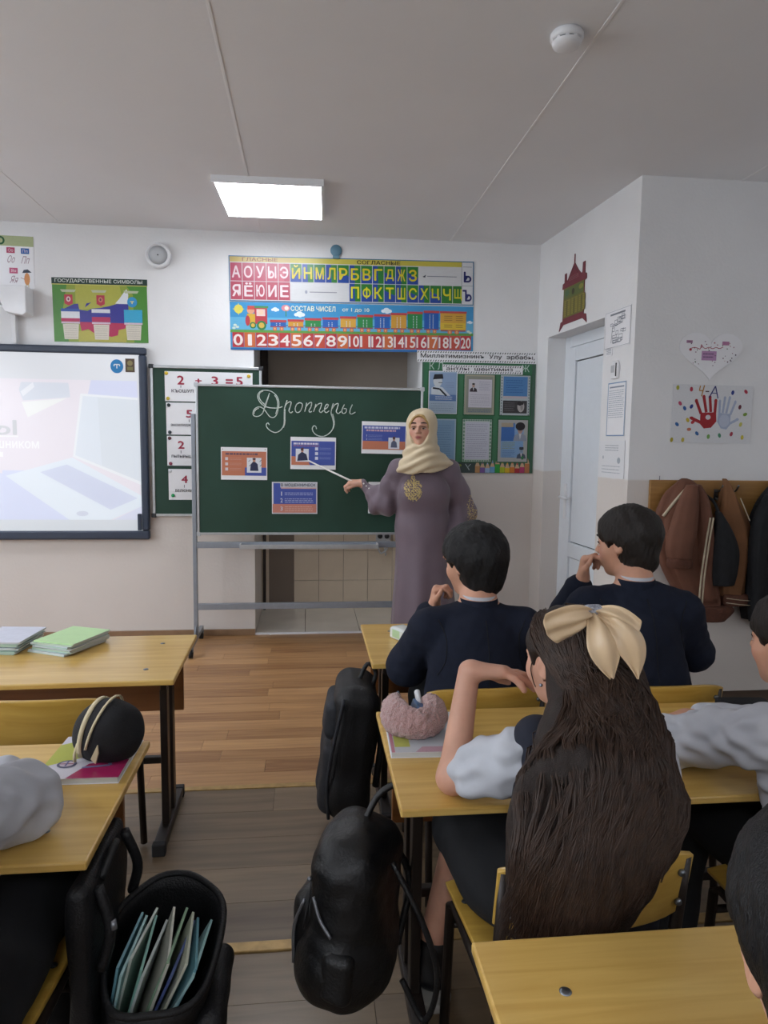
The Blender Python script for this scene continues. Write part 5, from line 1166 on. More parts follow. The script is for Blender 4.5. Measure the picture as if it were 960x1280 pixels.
# ---- child at the bottom right edge, only the head side shows
seated('dark haired child close to the camera at the bottom right corner', (.44, .40),
    head=(.418, .455, 1.005), yaw=-10, pitch=-6, roll=0, hs=.215, neck=(.435, .40, .865), shL=(.30, .40, .80), shR=(.575, .40, .80), chest=(.44, .37, .72), waist=(.44, .34, .58), pelvis=(.44, .33, .45),
    armL=[(.24, .56, .69), (.40, .66, .675)], armR=[(.64, .56, .69), (.50, .68, .675)], legL=[(.34, .66, .46), (.34, .68, .08)], legR=[(.54, .66, .46), (.54, .68, .08)],
    handL=((1, .3, 0), (0, 0, -1), 1, .80), handR=((-1, .3, 0), (0, 0, -1), -1, .80), hairm='hair_black', hairkw=dict(thick=.018, nape=-.40), lo=(.12, .14, .02), hi=(.76, .88, 1.16), seed=44)
# ---- child in a white blouse at the left edge
seated('child in a white puffed sleeve leaning on the left desk, cut by the edge', (-.68, 1.18),
    head=(-.72, 1.25, .98), yaw=-20, pitch=-3, roll=0, hs=.215, neck=(-.71, 1.18, .845), shL=(-.85, 1.18, .78), shR=(-.60, 1.20, .775), chest=(-.70, 1.15, .70), waist=(-.68, 1.13, .57), pelvis=(-.66, 1.13, .455),
    armL=[(-.93, 1.38, .69), (-.76, 1.50, .675)], armR=[(-.545, 1.345, .695), (-.70, 1.48, .68)], legL=[(-.77, 1.48, .47), (-.78, 1.50, .08)], legR=[(-.545, 1.42, .455), (-.54, 1.44, .08)],
    handL=((1, .2, 0), (0, 0, -1), 1, .80), handR=((-1, .2, 0), (0, 0, -1), -1, .80), hairm='hair_dark', hairkw=dict(thick=.02, nape=-.3), top='shirt_white', lo=(-1.05, .94, .02), hi=(-.40, 1.70, 1.13), seed=55, sleeve_r=(.066, .068, .058), bulk=1.1, topcut=.48, lw=1.08, extra=[((-.575, 1.22, .445), (.105, .2, .085)), ((-.62, 1.08, .46), (.14, .09, .10))])
# ---- girl with the bow
tg, Hg, Tg = seated('girl with very long brown hair and a cream bow, elbow on the desk', (.56, 1.33),
    head=(.535, 1.36, .95), yaw=27, pitch=-2, roll=-2, hs=.212, neck=(.555, 1.31, .812), shL=(.44, 1.325, .765), shR=(.675, 1.295, .765), chest=(.56, 1.29, .68), waist=(.565, 1.28, .56), pelvis=(.565, 1.30, .45),
    armL=[(.315, 1.425, .672), (.358, 1.478, .893)], armR=[(.76, 1.40, .675), (.62, 1.56, .675)], legL=[(.385, 1.565, .465), (.315, 1.60, .17)], legR=[(.63, 1.62, .46), (.63, 1.64, .08)],
    handL=((.95, -.16, .0), (-.1, -.25, -1), -1, .92, (.12, .18, .3, .4)), handR=((-1, .3, 0), (0, 0, -1), -1, .80), hairm='hair_long', hairkw=None, skin='#cf9c84', top='shirt_white', bottom='trouser_black', sleeve='short', collar=False, lo=(.16, 1.12, .0), hi=(.92, 1.86, 1.1), seed=66, sleeve_r=(.060, .064, .05), legs_bare=True, extra=[((.46, 1.40, .455), (.125, .16, .075)), ((.42, 1.46, .455), (.09, .14, .065))])
off = np.array([.56, 1.33, 0])
# vest over the blouse
S_ = SDF(V3(.30, 1.10, .40) - off, V3(.82, 1.50, .86) - off, .0042)
S_.rc(Tg((.56, 1.295, .70)), Tg((.565, 1.28, .58)), .150, .140, .05, n=V3(0, 1, 0), f=1.2); S_.rc(Tg((.565, 1.28, .56)), Tg((.565, 1.30, .46)), .140, .152, .05, n=V3(0, 1, 0), f=1.1)
for x in (.465, .655): S_.rc(Tg((x, 1.31, .80)), Tg((x + (.565 - x) * .3, 1.29, .68)), .052, .07, .03)
S_.half(V3(0, 0, -1), Tg((0, 0, .44)))
sdf_obj('vest', S_, MATS['navy_vest'], tg, lambda V: wrinkle(V, 70, 40, .0025))
# shoe with a white sole
S_ = SDF(V3(.22, 1.5, -.01) - off, V3(.44, 1.82, .24) - off, .003)
S_.chain([Tg((.312, 1.595, .15)), Tg((.315, 1.60, .08)), Tg((.32, 1.68, .045)), Tg((.325, 1.74, .038))], [.036, .042, .04, .033], .02); S_.half(V3(0, 0, -1), Tg((0, 0, .016)))
sh = sdf_obj('shoe', S_, mat('shoe_black', '#131316', .4, var=.2), tg)
S_ = SDF(V3(.22, 1.5, -.01) - off, V3(.44, 1.84, .1) - off, .003)
S_.chain([Tg((.315, 1.59, .02)), Tg((.32, 1.68, .02)), Tg((.325, 1.745, .02))], [.045, .043, .036], .02); S_.half(V3(0, 0, 1), Tg((0, 0, .026))); S_.half(V3(0, 0, -1), Tg((0, 0, .001)))
sdf_obj('sole', S_, mat('sole_white', '#b5b3ad', .6, var=.1), sh)
# earring
MB().lathe([(1e-4, .004), (.0035, .002), (.004, 0), (.0035, -.002), (1e-4, -.004)], 12, Matrix.Translation(Vector(Hg.p(-.35, .0, -.17)))).build('earring', MATS['glitter'], tg)
# long hair: inner mass, then strands combed over it
P = Hg.p; k = Hg.s; S_ = SDF(V3(.24, .98, .40) - off, V3(.86, 1.52, 1.12) - off, .0045)
E = lambda c, q, kk=.05, op='u': S_.el(P(*c), np.array(q) * k, kk * k, op, Hg.M)
E((0, -.09, .15), (.41, .47, .42)); E((0, -.24, -.12), (.36, .30, .34), .1)
E((0, .50, -.17), (.42, .36, .50), .04, 's')
for x in (-1, 1): E((.43 * x, .045, -.12), (.16, .21, .27), .03, 's'); E((.42 * x, .32, -.1), (.2, .2, .4), .04, 's')
yb = V3(0, 1, 0)
S_.chain([P(.02, -.34, -.05), Tg((.54, 1.19, .83)), Tg((.495, 1.10, .74)), Tg((.455, 1.064, .67)), Tg((.415, 1.048, .57))], [.085, .120, .148, .120, .070], .04, n=yb, f=2.4)
S_.chain([Tg((.61, 1.21, .83)), Tg((.60, 1.12, .74)), Tg((.575, 1.085, .70))], [.05, .06, .035], .04, n=yb, f=1.6)
hm = sdf_obj('hair', S_, MATS['hair_long'], tg, lambda V: wrinkle(V, 5, 130, .0028, (1, 1, .12), 8))
bvh_src = [(Vector(v.co)) for v in hm.data.vertices]
from mathutils.bvhtree import BVHTree
tree = BVHTree.FromPolygons(bvh_src, [tuple(p_.vertices) for p_ in hm.data.polygons])
q_ = random.Random(9); bs_ = MB()
for i in range(3000):
    a = q_.uniform(-2.5, 2.5); el_ = q_.uniform(.15, 1.0)           # root on the crown: combed back and down
    d0 = V3(math.sin(a) * math.cos(el_), -math.cos(a) * math.cos(el_) , math.sin(el_))
    root = P(*(V3(0, -.09, .15) + d0 * V3(.43, .49, .44)))
    bx = min(.585, max(.315, .45 + q_.gauss(0, .075))); L = .535 + max(0, bx - .41) * 1.0 + max(0, .40 - bx) * .9 + q_.uniform(-.04, .05)
    end = Tg((bx, 1.035, L)); pts = []; ph = q_.uniform(0, 6); am = q_.uniform(.002, .008)
    n = 20
    mid = P(.42 * math.sin(a), -.58, -.25); m2 = Tg((.515 + (bx - .455) * .95 + .03 * math.sin(a), 1.07, .76))
    path = cr([root, mid, m2, end], 7)
    ok = True; prev = None
    for j, c in enumerate(path):
        t = j / (len(path) - 1); c = np.array(c) + V3(am * math.sin(9 * t + ph), 0, 0)
        hit = tree.find_nearest(Vector(c))
        if hit[0] is not None and t < .97:
            c = np.array(hit[0]) + np.array(hit[1]) * (.0022 + .005 * q_.random())
        pts.append(c)
    # smooth the hugging path
    for _ in range(3): pts = [pts[0]] + [(pts[j - 1] + pts[j] * 2 + pts[j + 1]) / 4 for j in range(1, len(pts) - 1)] + [pts[-1]]
    o_ = .0035 + .005 * q_.random()
    for j in range(1, len(pts) - 2):
        hit = tree.find_nearest(Vector(pts[j])); nn = np.array(hit[1])
        if (pts[j] - np.array(hit[0])) @ nn < o_: pts[j] = np.array(hit[0]) + nn * o_
    lc = [(p_ - Hg.c) @ Hg.M / k for p_ in pts]
    if any(abs(c_[0]) > .2 and c_[1] > -.16 and -.35 < c_[2] < .14 for c_ in lc): continue      # hair is tucked behind the ears
    w = q_.uniform(.0008, .0017); bs_.tube([Vector(p_) for p_ in pts], [w * (1 - .75 * (j / len(pts)) ** 2) for j in range(len(pts))], 4, False)
so2 = bs_.build('hair_strands', mat('hair_strand', '#35241a', .5, var=.4, scale=60, spec=.35), tg); tag(so2, 'loose strands of long brown hair')
# loose face strand
MB().tube([Vector(P(*p_)) for p_ in cr([(-.30, .12, .10), (-.31, .17, -.05), (-.30, .15, -.18), (-.28, .14, -.24)], 5)], .0012, 5, False).build('loose_strand', MATS['hair_strand'], tg)
# satin bow on the back of the head
bw = thing('hair_bow', "cream satin bow clipped in the girl's hair", 'bow', tuple(off)); 
B_ = lambda x, y, z: Vector((x, y, z)) - Vector(off)
cb = B_(.541, 1.262, 1.076); rt = Vector((1, 0, 0)); bk = Vector((0, -.8, .6)).normalized()
def lobe(name, c1, c2, wv, Wd, puff, tip, folds=2.0, ph=0.0):
    """cloth lobe: runs from the knot over c1 to c2, wv is the way it spreads, pleated at the knot"""
    c1, c2, wv = Vector(c1), Vector(c2), Vector(wv).normalized(); Pg = []
    for i in range(21):
        u = i / 20; c = cb * (1 - u) ** 2 + c1 * 2 * u * (1 - u) + c2 * u * u; tn = ((c1 - cb) * (1 - u) + (c2 - c1) * u).normalized(); wd = (wv - tn * wv.dot(tn)).normalized(); nn = tn.cross(wd); nn = -nn if nn.y > 0 else nn
        w = Wd * (.15 + .85 * math.sin(min(1, u * 1.3) * math.pi / 2) ** 1.3)
        if tip: w *= max(.04, 1 - max(0, (u - .5) / .5) ** 1.8)
        row = []
        for j in range(17):
            v = j / 16 * 2 - 1; lift = puff * math.sin(min(1, u * 1.1) * math.pi) * (1 - .7 * v * v) + .006 * (1 - u * .6) * math.sin(v * folds * math.pi + ph) * min(1, u * 5)
            row.append(c + wd * (w * v) + nn * (.006 + lift) - tn * (.012 * v * v * (not tip) * u))
        Pg.append(row)
    MB().grid(Pg).build(name, MATS['satin_cream'], bw, solid=.0022, sub=1)
lobe('loop', B_(.50, 1.235, 1.085), B_(.437, 1.225, 1.052), (.25, 0, 1), .034, .016, False, 2.4, .5)
lobe('tail', B_(.535, 1.205, 1.045), B_(.559, 1.195, .965), (1, 0, .2), .036, .018, True, 1.6, 1.0)
lobe('loop', B_(.575, 1.24, 1.085), B_(.612, 1.215, 1.045), (.6, 0, 1), .026, .016, False, 2.0, .2)
lobe('tail', B_(.605, 1.21, 1.06), B_(.607, 1.195, .967), (1, 0, .35), .034, .018, True, 1.6, .4)
S2 = SDF(np.array(cb) - .05, np.array(cb) + .05, .002); S2.rc(np.array(cb + bk * .014 - rt * .010), np.array(cb + bk * .014 + rt * .010), .011, .011, .004); sdf_obj('knot', S2, MATS['glitter'], bw)
# ---- the teacher
tt = person('teacher in a cream headscarf and mauve dress pointing at the chalkboard'); tt.location = (.70, 4.33, 0); off = np.array([.70, 4.33, 0]); T = lambda *p: np.array(p, float) - off
Ht = Head(T(.702, 4.315, 1.475), frame3(158, 3, 1), .228); Pt = Ht.p
neck = T(.715, 4.355, 1.305); shR_, shL_ = T(.565, 4.36, 1.215), T(.885, 4.35, 1.215)
elR, wrR = T(.485, 4.40, 1.005), T(.345, 4.455, 1.128); elL, wrL = T(.985, 4.40, .95), T(.92, 4.25, .80)
S_ = SDF(T(.20, 4.10, .0), T(1.12, 4.62, 1.63), .0042); Ht.grow(S_, neck, True)
S_.rc(neck, T(.72, 4.36, 1.18), .055, .10, .05); S_.rc(T(.72, 4.36, 1.18), T(.72, 4.36, .95), .12, .11, .05, n=V3(0, 1, 0), f=1.3); S_.rc(T(.72, 4.36, .95), T(.73, 4.36, .82), .12, .14, .05, n=V3(0, 1, 0), f=1.2)
for sh, a in ((shR_, [elR, wrR]), (shL_, [elL, wrL])): S_.rc(neck + V3(0, 0, -.03), sh, .045, .05, .03); S_.chain([sh] + a, [.05, .04, .026], .015)
for x in (.655, .80): S_.chain([T(x, 4.36, .80), T(x, 4.35, .45), T(x, 4.37, .09), T(x - .01, 4.27, .035)], [.08, .055, .036, .032], .02)
ptip = T(.006, 4.655, 1.262); grip = T(.262, 4.47, 1.148); pd = unit(ptip - grip)
hand(S_, wrR, (-.92, .12, .05), (.1, .25, -1), -1, .92, (.75, .8, .85, .9), (1, 1.2, .6), (.35, .9, .35), .05, .5)
hand(S_, wrL, (-.3, -.3, -1), (-.5, .8, 0), 1, .92)
sdf_obj('body', S_, SKIN, tt, color=skin_color('#cf9f88', pts=Ht.paint()[1:] + [(Ht.p(0, .37, -.24), (.105 * .228, .08 * .228, .045 * .228), '#8a3638')])); Ht.eyes(tt)
# dress
S_ = SDF(T(.30, 4.02, .0), T(1.16, 4.66, 1.32), .005); ny = V3(.1, 1, 0)
S_.rc(T(.72, 4.355, 1.205), T(.72, 4.35, 1.05), .125, .150, .06, n=ny, f=1.25); S_.rc(T(.72, 4.35, 1.05), T(.725, 4.35, .86), .150, .160, .06, n=ny, f=1.25); S_.rc(T(.725, 4.35, .86), T(.745, 4.34, .04), .162, .225, .06, n=ny, f=1.15)
for x in (.655, .79): S_.el(T(x, 4.262, 1.085), (.075, .05, .08), .09)
S_.rc(neck + V3(0, 0, -.05), shR_, .06, .068, .04); S_.rc(neck + V3(0, 0, -.05), shL_, .06, .070, .04)
S_.chain([shR_, shR_ + (elR - shR_) * .55, elR, elR + (wrR - elR) * .40], [.066, .068, .078, .060], .03); S_.el(elR + V3(-.035, -.01, -.012), (.070, .066, .062), .03)
S_.chain([elR + (wrR - elR) * .40, elR + (wrR - elR) * .93], [.042, .034], .012)
S_.chain([shL_, shL_ + (elL - shL_) * .5, elL], [.070, .078, .092], .03); S_.chain([elL, elL + (wrL - elL) * .85], [.085, .05], .03)
S_.half(V3(0, 0, -1), T(0, 0, .022)); S_.half(V3(0, 0, 1), T(0, 0, 1.30))
def dfold(V):
    a = np.arctan2(V[:, 1] - .02, V[:, 0] - .03); lowr = np.clip((.95 - V[:, 2]) / .8, 0, 1); arm = np.clip((.56 - (V[:, 0] + .70)) / .05, 0, 1) * (V[:, 2] > .9) + np.clip((V[:, 0] + .70 - .93) / .05, 0, 1) * (V[:, 2] > .8)
    return .010 * lowr * np.sin(7 * a + 1.2 + .6 * np.sin(3 * V[:, 2])) + wrinkle(V, 81, 24, .003, (1, 1, .5)) + arm * wrinkle(V, 82, 60, .008, (1, 1, 1))
dress = sdf_obj('dress', S_, MATS['dress_mauve'], tt, dfold, it=2)
dv = [Vector(v.co) for v in dress.data.vertices]; dtree = BVHTree.FromPolygons(dv, [tuple(p_.vertices) for p_ in dress.data.polygons])
def beads(name, c, n, shape, r, seed, dirv):
    """small gold beads sewn on the cloth where rays meet it"""
    q_ = random.Random(seed); b = MB(); m = 0; tries = 0
    while m < n and tries < n * 12:
        tries += 1; u, w = q_.uniform(-1, 1), q_.uniform(-1, 1)
        if not shape(u, w): continue
        o = Vector(c) + Vector((u * .064, 0, w * .10)); hit = dtree.ray_cast(o - Vector(dirv) * .4, Vector(dirv))
        if hit[0] is None: continue
        p_, nn = hit[0], hit[1]; rr = r * q_.uniform(.7, 1.3); Mx = Matrix.Translation(p_) @ nn.to_track_quat('Z', 'Y').to_matrix().to_4x4()
        b.lathe([(rr, -.001), (rr * .8, rr * .5), (1e-4, rr * .8)], 6, Mx); m += 1
    b.build(name, MATS['gold_thread'], tt)
def drop(u, w):
    if w > .35: return abs(u) < .16 * (1.25 - w) / .9 + .03
    return (u / .85) ** 2 + ((w + .25) / .72) ** 2 < 1 and (math.sin(u * 22) * math.sin(w * 26) > -.45)
beads('embroidery', T(.640, 4.2, 1.13), 520, drop, .0034, 4, (0.08, 1, 0))
beads('sleeve_embroidery', T(1.035, 4.3, .975), 200, lambda u, w: abs(u) < .55 * (1 - w) + .05 and u > -.4 and math.sin(u * 30) * math.sin(w * 26) > -.4, .003, 6, (-.15, 1, 0))
for i in range(3):
    pp = elR + (wrR - elR) * (.62 + .12 * i) + V3(-.012, -.036, .018); MB().lathe([(1e-4, -.006), (.005, -.003), (.006, 0), (.005, .003), (1e-4, .006)], 10, Matrix.Translation(Vector(pp))).build('cuff_button', MATS['pearl'], tt)
# headscarf
S_ = SDF(T(.48, 4.10, 1.17), T(1.0, 4.56, 1.64), .0038); k = Ht.s
E = lambda c, q, kk=.05, op='u': S_.el(Pt(*c), np.array(q) * k, kk * k, op, Ht.M)
E((0, -.10, .13), (.435, .49, .455)); E((0, -.05, -.16), (.385, .42, .40), .1)
S_.rc(Pt(0, -.02, -.42), T(.705, 4.325, 1.29), .088, .105, .05); S_.rc(T(.712, 4.34, 1.30), T(.715, 4.335, 1.255), .11, .150, .05, n=ny, f=1.1)
S_.rc(T(.70, 4.30, 1.28), T(.60, 4.275, 1.225), .085, .05, .05); S_.rc(T(.73, 4.30, 1.29), T(.86, 4.32, 1.262), .085, .045, .05)
E((0, .52, -.035), (.315, .42, .47), .03, 's')
S_.half(V3(.10, .15, -1), T(.70, 4.22, 1.208))
def hfold(V):
    L = (V - Ht.c) @ Ht.M / k; low = np.clip((-.30 - L[:, 2]) / .25, 0, 1); th_ = L[:, 2] * 26 + 5 * L[:, 0] + 3 * np.sin(3 * L[:, 0])
    return low * .0055 * np.sin(th_) + wrinkle(V, 91, 55, .0018, (1, 1, 1.3)) + (1 - low) * .0022 * np.sin(16 * (L[:, 1] * .8 + L[:, 2] * .35))
sdf_obj('headscarf', S_, MATS['hijab_cream'], tt, hfold, it=2)
S_ = SDF(Pt(0, 0, 0) - .17, Pt(0, 0, 0) + .17, .0035); E((0, -.06, .125), (.385, .455, .41)); E((0, .02, -.1), (.32, .36, .36), .1); E((0, .52, -.05), (.295, .42, .44), .03, 's'); E((0, .1, -.42), (.4, .5, .15), .03, 's')
sdf_obj('underscarf', S_, MATS['underscarf'], tt)
po = thing('pointer_stick', "white pointer stick in the teacher's hand touching a slide", 'pointer', (.70, 4.33, 0))
MB().tube([Vector(grip - pd * .06), Vector(grip + pd * .1), Vector(ptip)], [.0065, .006, .0045], 10).build('shaft', mat('pointer_white', '#d8d6d0', .4), po)
MB().tube([Vector(ptip - pd * .02), Vector(ptip)], .0055, 10).build('tip', MATS['pointer_white'], po)
# ================================================================ things on the desks
def sbox(S_, c, hf, r, k=.02, op='u', M=None):
    c = np.asarray(c, float); hf = np.asarray(hf, float); R_ = np.eye(3) if M is None else M
    e = (np.abs(R_) * hf).sum(1) + k + 3 * S_.h; sl, x, y, z = S_._reg(c - e, c + e); x = x - c[0]; y = y - c[1]; z = z - c[2]
    q = [np.abs(x * R_[0, i] + y * R_[1, i] + z * R_[2, i]) - (hf[i] - r) for i in range(3)]
    d = np.sqrt(sum(np.maximum(a, 0) ** 2 for a in q)) + np.minimum(np.maximum(np.maximum(q[0], q[1]), q[2]), 0) - r
    S_._mix(sl, d.astype(np.float32), k, op)
# exercise books: two piles
bk_ = MB().box(-.083, .083, -.1025, .1025, 0, .0042).mesh('book'); pg_ = MB().box(-.081, .0845, -.1005, .1005, .0008, .0034).mesh('pages')
covers = [mat('cover_%d' % i, c, .5, var=.04, scale=10) for i, c in enumerate(('#b9c9c4', '#a9c4b8', '#c4cdd2', '#9fb8b0', '#b4c8b4'))]; mat('cover_green', '#b9dca0', .45, var=.04); mat('cover_lilac', '#cfd2e0', .45, var=.05, scale=30); mat('pages', '#cdd0cf', .8)
def pile(x, y, n, rz, topm, lab, toplab, seed):
    q_ = random.Random(seed)
    for i in range(n):
        me = bk_.copy(); t = obj('exercise_book', me, MATS[topm] if i == n - 1 else q_.choice(covers)); t.location = (x + q_.uniform(-.006, .006) + i * .0012, y + q_.uniform(-.006, .006), .6306 + i * .0043); t.rotation_euler = (0, 0, rz + q_.uniform(-.05, .05))
        obj('pages', pg_.copy() if i == 0 else pg_, MATS['pages'] if i == 0 or not pg_.materials else None, t)
        tag(t, toplab if i == n - 1 else lab, 'notebook', 'exercise books in the %s pile' % ('left' if seed == 1 else 'right'))
pg_.materials.append(MATS['pages'])
pile(-1.10, 2.63, 11, R(-6), 'cover_lilac', 'pale exercise book inside the pile at the left picture edge', 'lilac covered exercise book topping the pile at the left edge', 1)
pile(-.875, 2.615, 10, R(-24), 'cover_green', 'pale exercise book inside the pile under the light green one', 'light green exercise book on top of the right hand pile', 2)
# workbook on the left desk
def workbook(label, x, y, rz, w, d, th, fn, under=None):
    t = thing('workbook', label, 'workbook', (x, y, .6305), rz)
    MB().box(0, w, 0, d, 0, .0012).build('back_cover', MATS['paper'], t); MB().box(.002, w - .002, .002, d - .002, .0012, th - .001).build('pages', MATS['pages'], t)
    MB().box(0, w, 0, d, th - .001, th).build('front_cover', MATS['paper'], t)
    p = Print(); fn(p, w, d); o = p.build('print', t, GLOSSPRINT); o.rotation_euler = (R(-90), 0, 0); o.location = (0, 0, th); return t
def wb1(p, w, d):
    f = lambda y: y            # y runs away from the reader
    p.rect(0, 0, w, d, '#d6d2dc', 0); p.poly([(0, .06), (.07, .10), (.05, d - .02), (0, d - .05)], '#b3b83a', 1); p.poly([(.07, 0), (w, .0), (w, .09), (.10, .07)], '#a8285c', 1); p.poly([(w - .05, .10), (w, .10), (w, d), (w - .02, d)], '#c4b83a', 1)
    p.ell(.05, .07, .022, .02, '#4a4a6a', 2); p.ell(.05, .07, .016, .014, '#c9b9c4', 3); p.line([(.035, .07), (.065, .07)], .004, '#8a3a5a', 4); p.line([(.05, .058), (.05, .083)], .004, '#5a5a8a', 4); p.rect(.06, .12, .11, .145, '#b87a9a', 2); p.rect(.07, .15, .12, .158, '#8a8aa8', 2); p.rect(.03, d - .04, .06, d - .02, '#4a5a8a', 2); p.line([(.09, .05), (.15, .06), (.14, .09)], .008, '#7d86a8', 2)
workbook('colourful workbook with yellow and magenta shapes on the left desk', -.605, 1.545, R(-1), .185, .225, .014, wb1)
workbook('second workbook beneath the pink fluffy case', .203, 1.615, R(-2), .20, .25, .014, lambda p, w, d: (p.rect(0, 0, w, d, '#cdd2d8', 0), p.rect(.012, .03, .05, d - .03, '#c4c86a', 1), p.rect(.002, 0, .010, d, '#c98a9a', 1), p.poly([(.06, .0), (w, 0), (w, .03), (.08, .03)], '#c9a3b0', 1)))
# black pencil case with cream bands
pc = thing('pencil_case', 'black zip pencil case with cream bands standing on the colourful workbook', 'pencil case', (-.475, 1.655, .6445), R(-18))
mat('case_black', '#131317', .85, var=.25, scale=60, bump=.3, bscale=350); mat('case_cream', '#cbbd9a', .75, var=.06, scale=30, bump=.2, bscale=300)
S_ = SDF((-.11, -.09, -.01), (.11, .09, .16), .0032); S_.el((.012, 0, .066), (.078, .058, .076), .02); S_.el((-.02, 0, .05), (.06, .045, .06), .03); S_.rc((.03, 0, .03), (-.045, 0, .028), .038, .03, .02); S_.half((0, 0, -1), (0, 0, .001))
sdf_obj('body', S_, MATS['case_black'], pc, lambda V: wrinkle(V, 4, 60, .0022))
def band(x, tilt, w, a0, a1, ry, rz_, z0=.062):
    P_ = []
    for i in range(15):
        t = R(a0 + (a1 - a0) * i / 14); c = Vector((x + tilt * math.sin(t), -ry * math.cos(t), z0 + rz_ * math.sin(t))); P_.append([c + Vector((-w / 2, 0, 0)), c + Vector((w / 2, 0, 0))])
    return MB().grid(P_)
band(-.030, .018, .011, -45, 190, .058, .0765, .064).build('zip_band', MATS['case_cream'], pc, solid=.004); band(-.006, .030, .006, -20, 185, .0625, .0815, .066).build('zip_band', MATS['case_cream'], pc, solid=.003)
MB().tube([(-.045, -.045, .045), (-.05, -.052, .02), (-.048, -.055, .004)], .004, 8).build('zip_pull', MATS['case_cream'], pc)
MB().prism([(.0, .02), (.018, .055), (.02, .035), (.012, .01)], -.064, -.060).build('badge', MATS['case_cream'], pc)
# pink fluffy case, open
pk = thing('fluffy_pencil_case', 'pink fluffy pencil case lying open on a workbook', 'pencil case', (.275, 1.72, .6445), R(4))
mat('fluff_pink', '#c29a96', .95, var=.1, scale=150, bump=.9, bscale=260, sheen=.5)
S_ = SDF((-.11, -.10, -.01), (.11, .10, .12), .0028); S_.el((0, 0, .042), (.080, .070, .048), .02); S_.el((-.045, .02, .055), (.035, .05, .042), .03); S_.el((.05, .02, .052), (.034, .05, .042), .03)
S_.el((.0, .030, .088), (.030, .062, .052), .015, 's'); S_.half((0, 0, -1), (0, 0, .001))
sdf_obj('body', S_, MATS['fluff_pink'], pk, lambda V: wrinkle(V, 8, 330, .0016, n=10) + wrinkle(V, 9, 90, .002))
MB().box(-.016, .010, -.02, .055, .035, .075, Matrix.Rotation(R(18), 4, 'Y')).build('blue_wrapper', mat('wrapper_blue', '#2c5a8a', .3, var=.3, scale=60), pk, bevel=.004); MB().tube([(.02, .02, .06), (.024, .075, .085)], .008, 10).build('white_pen', MATS['white_plastic'], pk); MB().tube([(-.022, .0, .055), (-.03, .07, .088)], .0045, 8).build('dark_pen', MATS['board_frame'], pk)
# small pack on the front desk
pt = thing('tissue_pack', 'small white and green pack on the front desk beside the boy', 'pack', (.372, 2.625, .6305), R(28))
MB().loft([[Vector((x * s_, y_ * s_, z)) for x, y_ in ((-.034, -.05), (.034, -.05), (.034, .05), (-.034, .05))] for z, s_ in ((0, .9), (.008, 1), (.04, 1), (.05, .85))], smooth=False).build('wrapper', mat('pack_white', '#d4d8d4', .25, var=.05), pt, bevel=.008, seg=3)
MB().box(-.0345, .0345, -.02, .03, .01, .0415).build('green_label', mat('pack_green', '#a9c49a', .3), pt, bevel=.002)
# dark pouch on the second right desk
pu = thing('dark_pouch', 'dark flat zip pouch on the desk behind the boy in the white shirt', 'pouch', (1.27, 1.845, .6305), R(-5)); 
MB().box(-.075, .075, -.03, .03, 0, .03).build('body', MATS['case_black'], pu, bevel=.012, seg=3); MB().tube([(-.07, -.031, .018), (.07, -.031, .018)], .002, 6).build('zip', MATS['steel_bolt'], pu)

# ================================================================ school bags hanging beside the desks
mat('bag_black', '#101013', .55, var=.3, scale=40, bump=.25, bscale=220, spec=.45); mat('bag_grey', '#26282e', .75, var=.2, scale=60, bump=.3, bscale=350); mat('bag_zip', '#8d9096', .35, metal=.7); mat('bag_inside', '#0a0a0c', .9)
# grey and black one at the front desk
b1 = thing('backpack', 'charcoal backpack hanging at the side of the front desk', 'backpack', (.152, 2.40, .08)); 
S_ = SDF((-.14, -.22, -.03), (.14, .22, .56), .0045); M_ = frame3(0, 0, 7); sbox(S_, (0, 0, .25), (.078, .155, .235), .06, .02, M=M_); S_.el((-.02, 0, .10), (.075, .14, .10), .05)
sdf_obj('body', S_, MATS['bag_black'], b1, lambda V: wrinkle(V, 3, 30, .005))
S_ = SDF((-.16, -.22, -.03), (.1, .22, .52), .0045); sbox(S_, (-.062, 0, .16), (.045, .125, .13), .04, .02, M=M_); sdf_obj('front_pocket', S_, MATS['bag_grey'], b1, lambda V: wrinkle(V, 4, 40, .003))
S_ = SDF((-.16, -.22, -.03), (.1, .22, .56), .0045); sbox(S_, (-.050, 0, .36), (.040, .115, .07), .035, .02, M=M_); sdf_obj('upper_pocket', S_, MATS['bag_grey'], b1, lambda V: wrinkle(V, 5, 40, .003))
MB().tube(cr([(-.03, -.155, .46), (-.065, -.155, .30), (-.085, -.14, .16), (-.08, -.13, .03)], 6), .006, 8).build('side_seam', MATS['bag_grey'], b1)
MB().tube(cr([(.03, .0, .47), (.06, .0, .53), (.09, .0, .50), (.08, .0, .45)], 6), .008, 8).build('handle', MATS['bag_black'], b1)
for y_ in (-.08, .08): MB().tube(cr([(.06, y_, .45), (.10, y_ * 1.2, .3), (.085, y_ * 1.1, .12)], 6), .012, 8).build('shoulder_strap', MATS['bag_black'], b1)
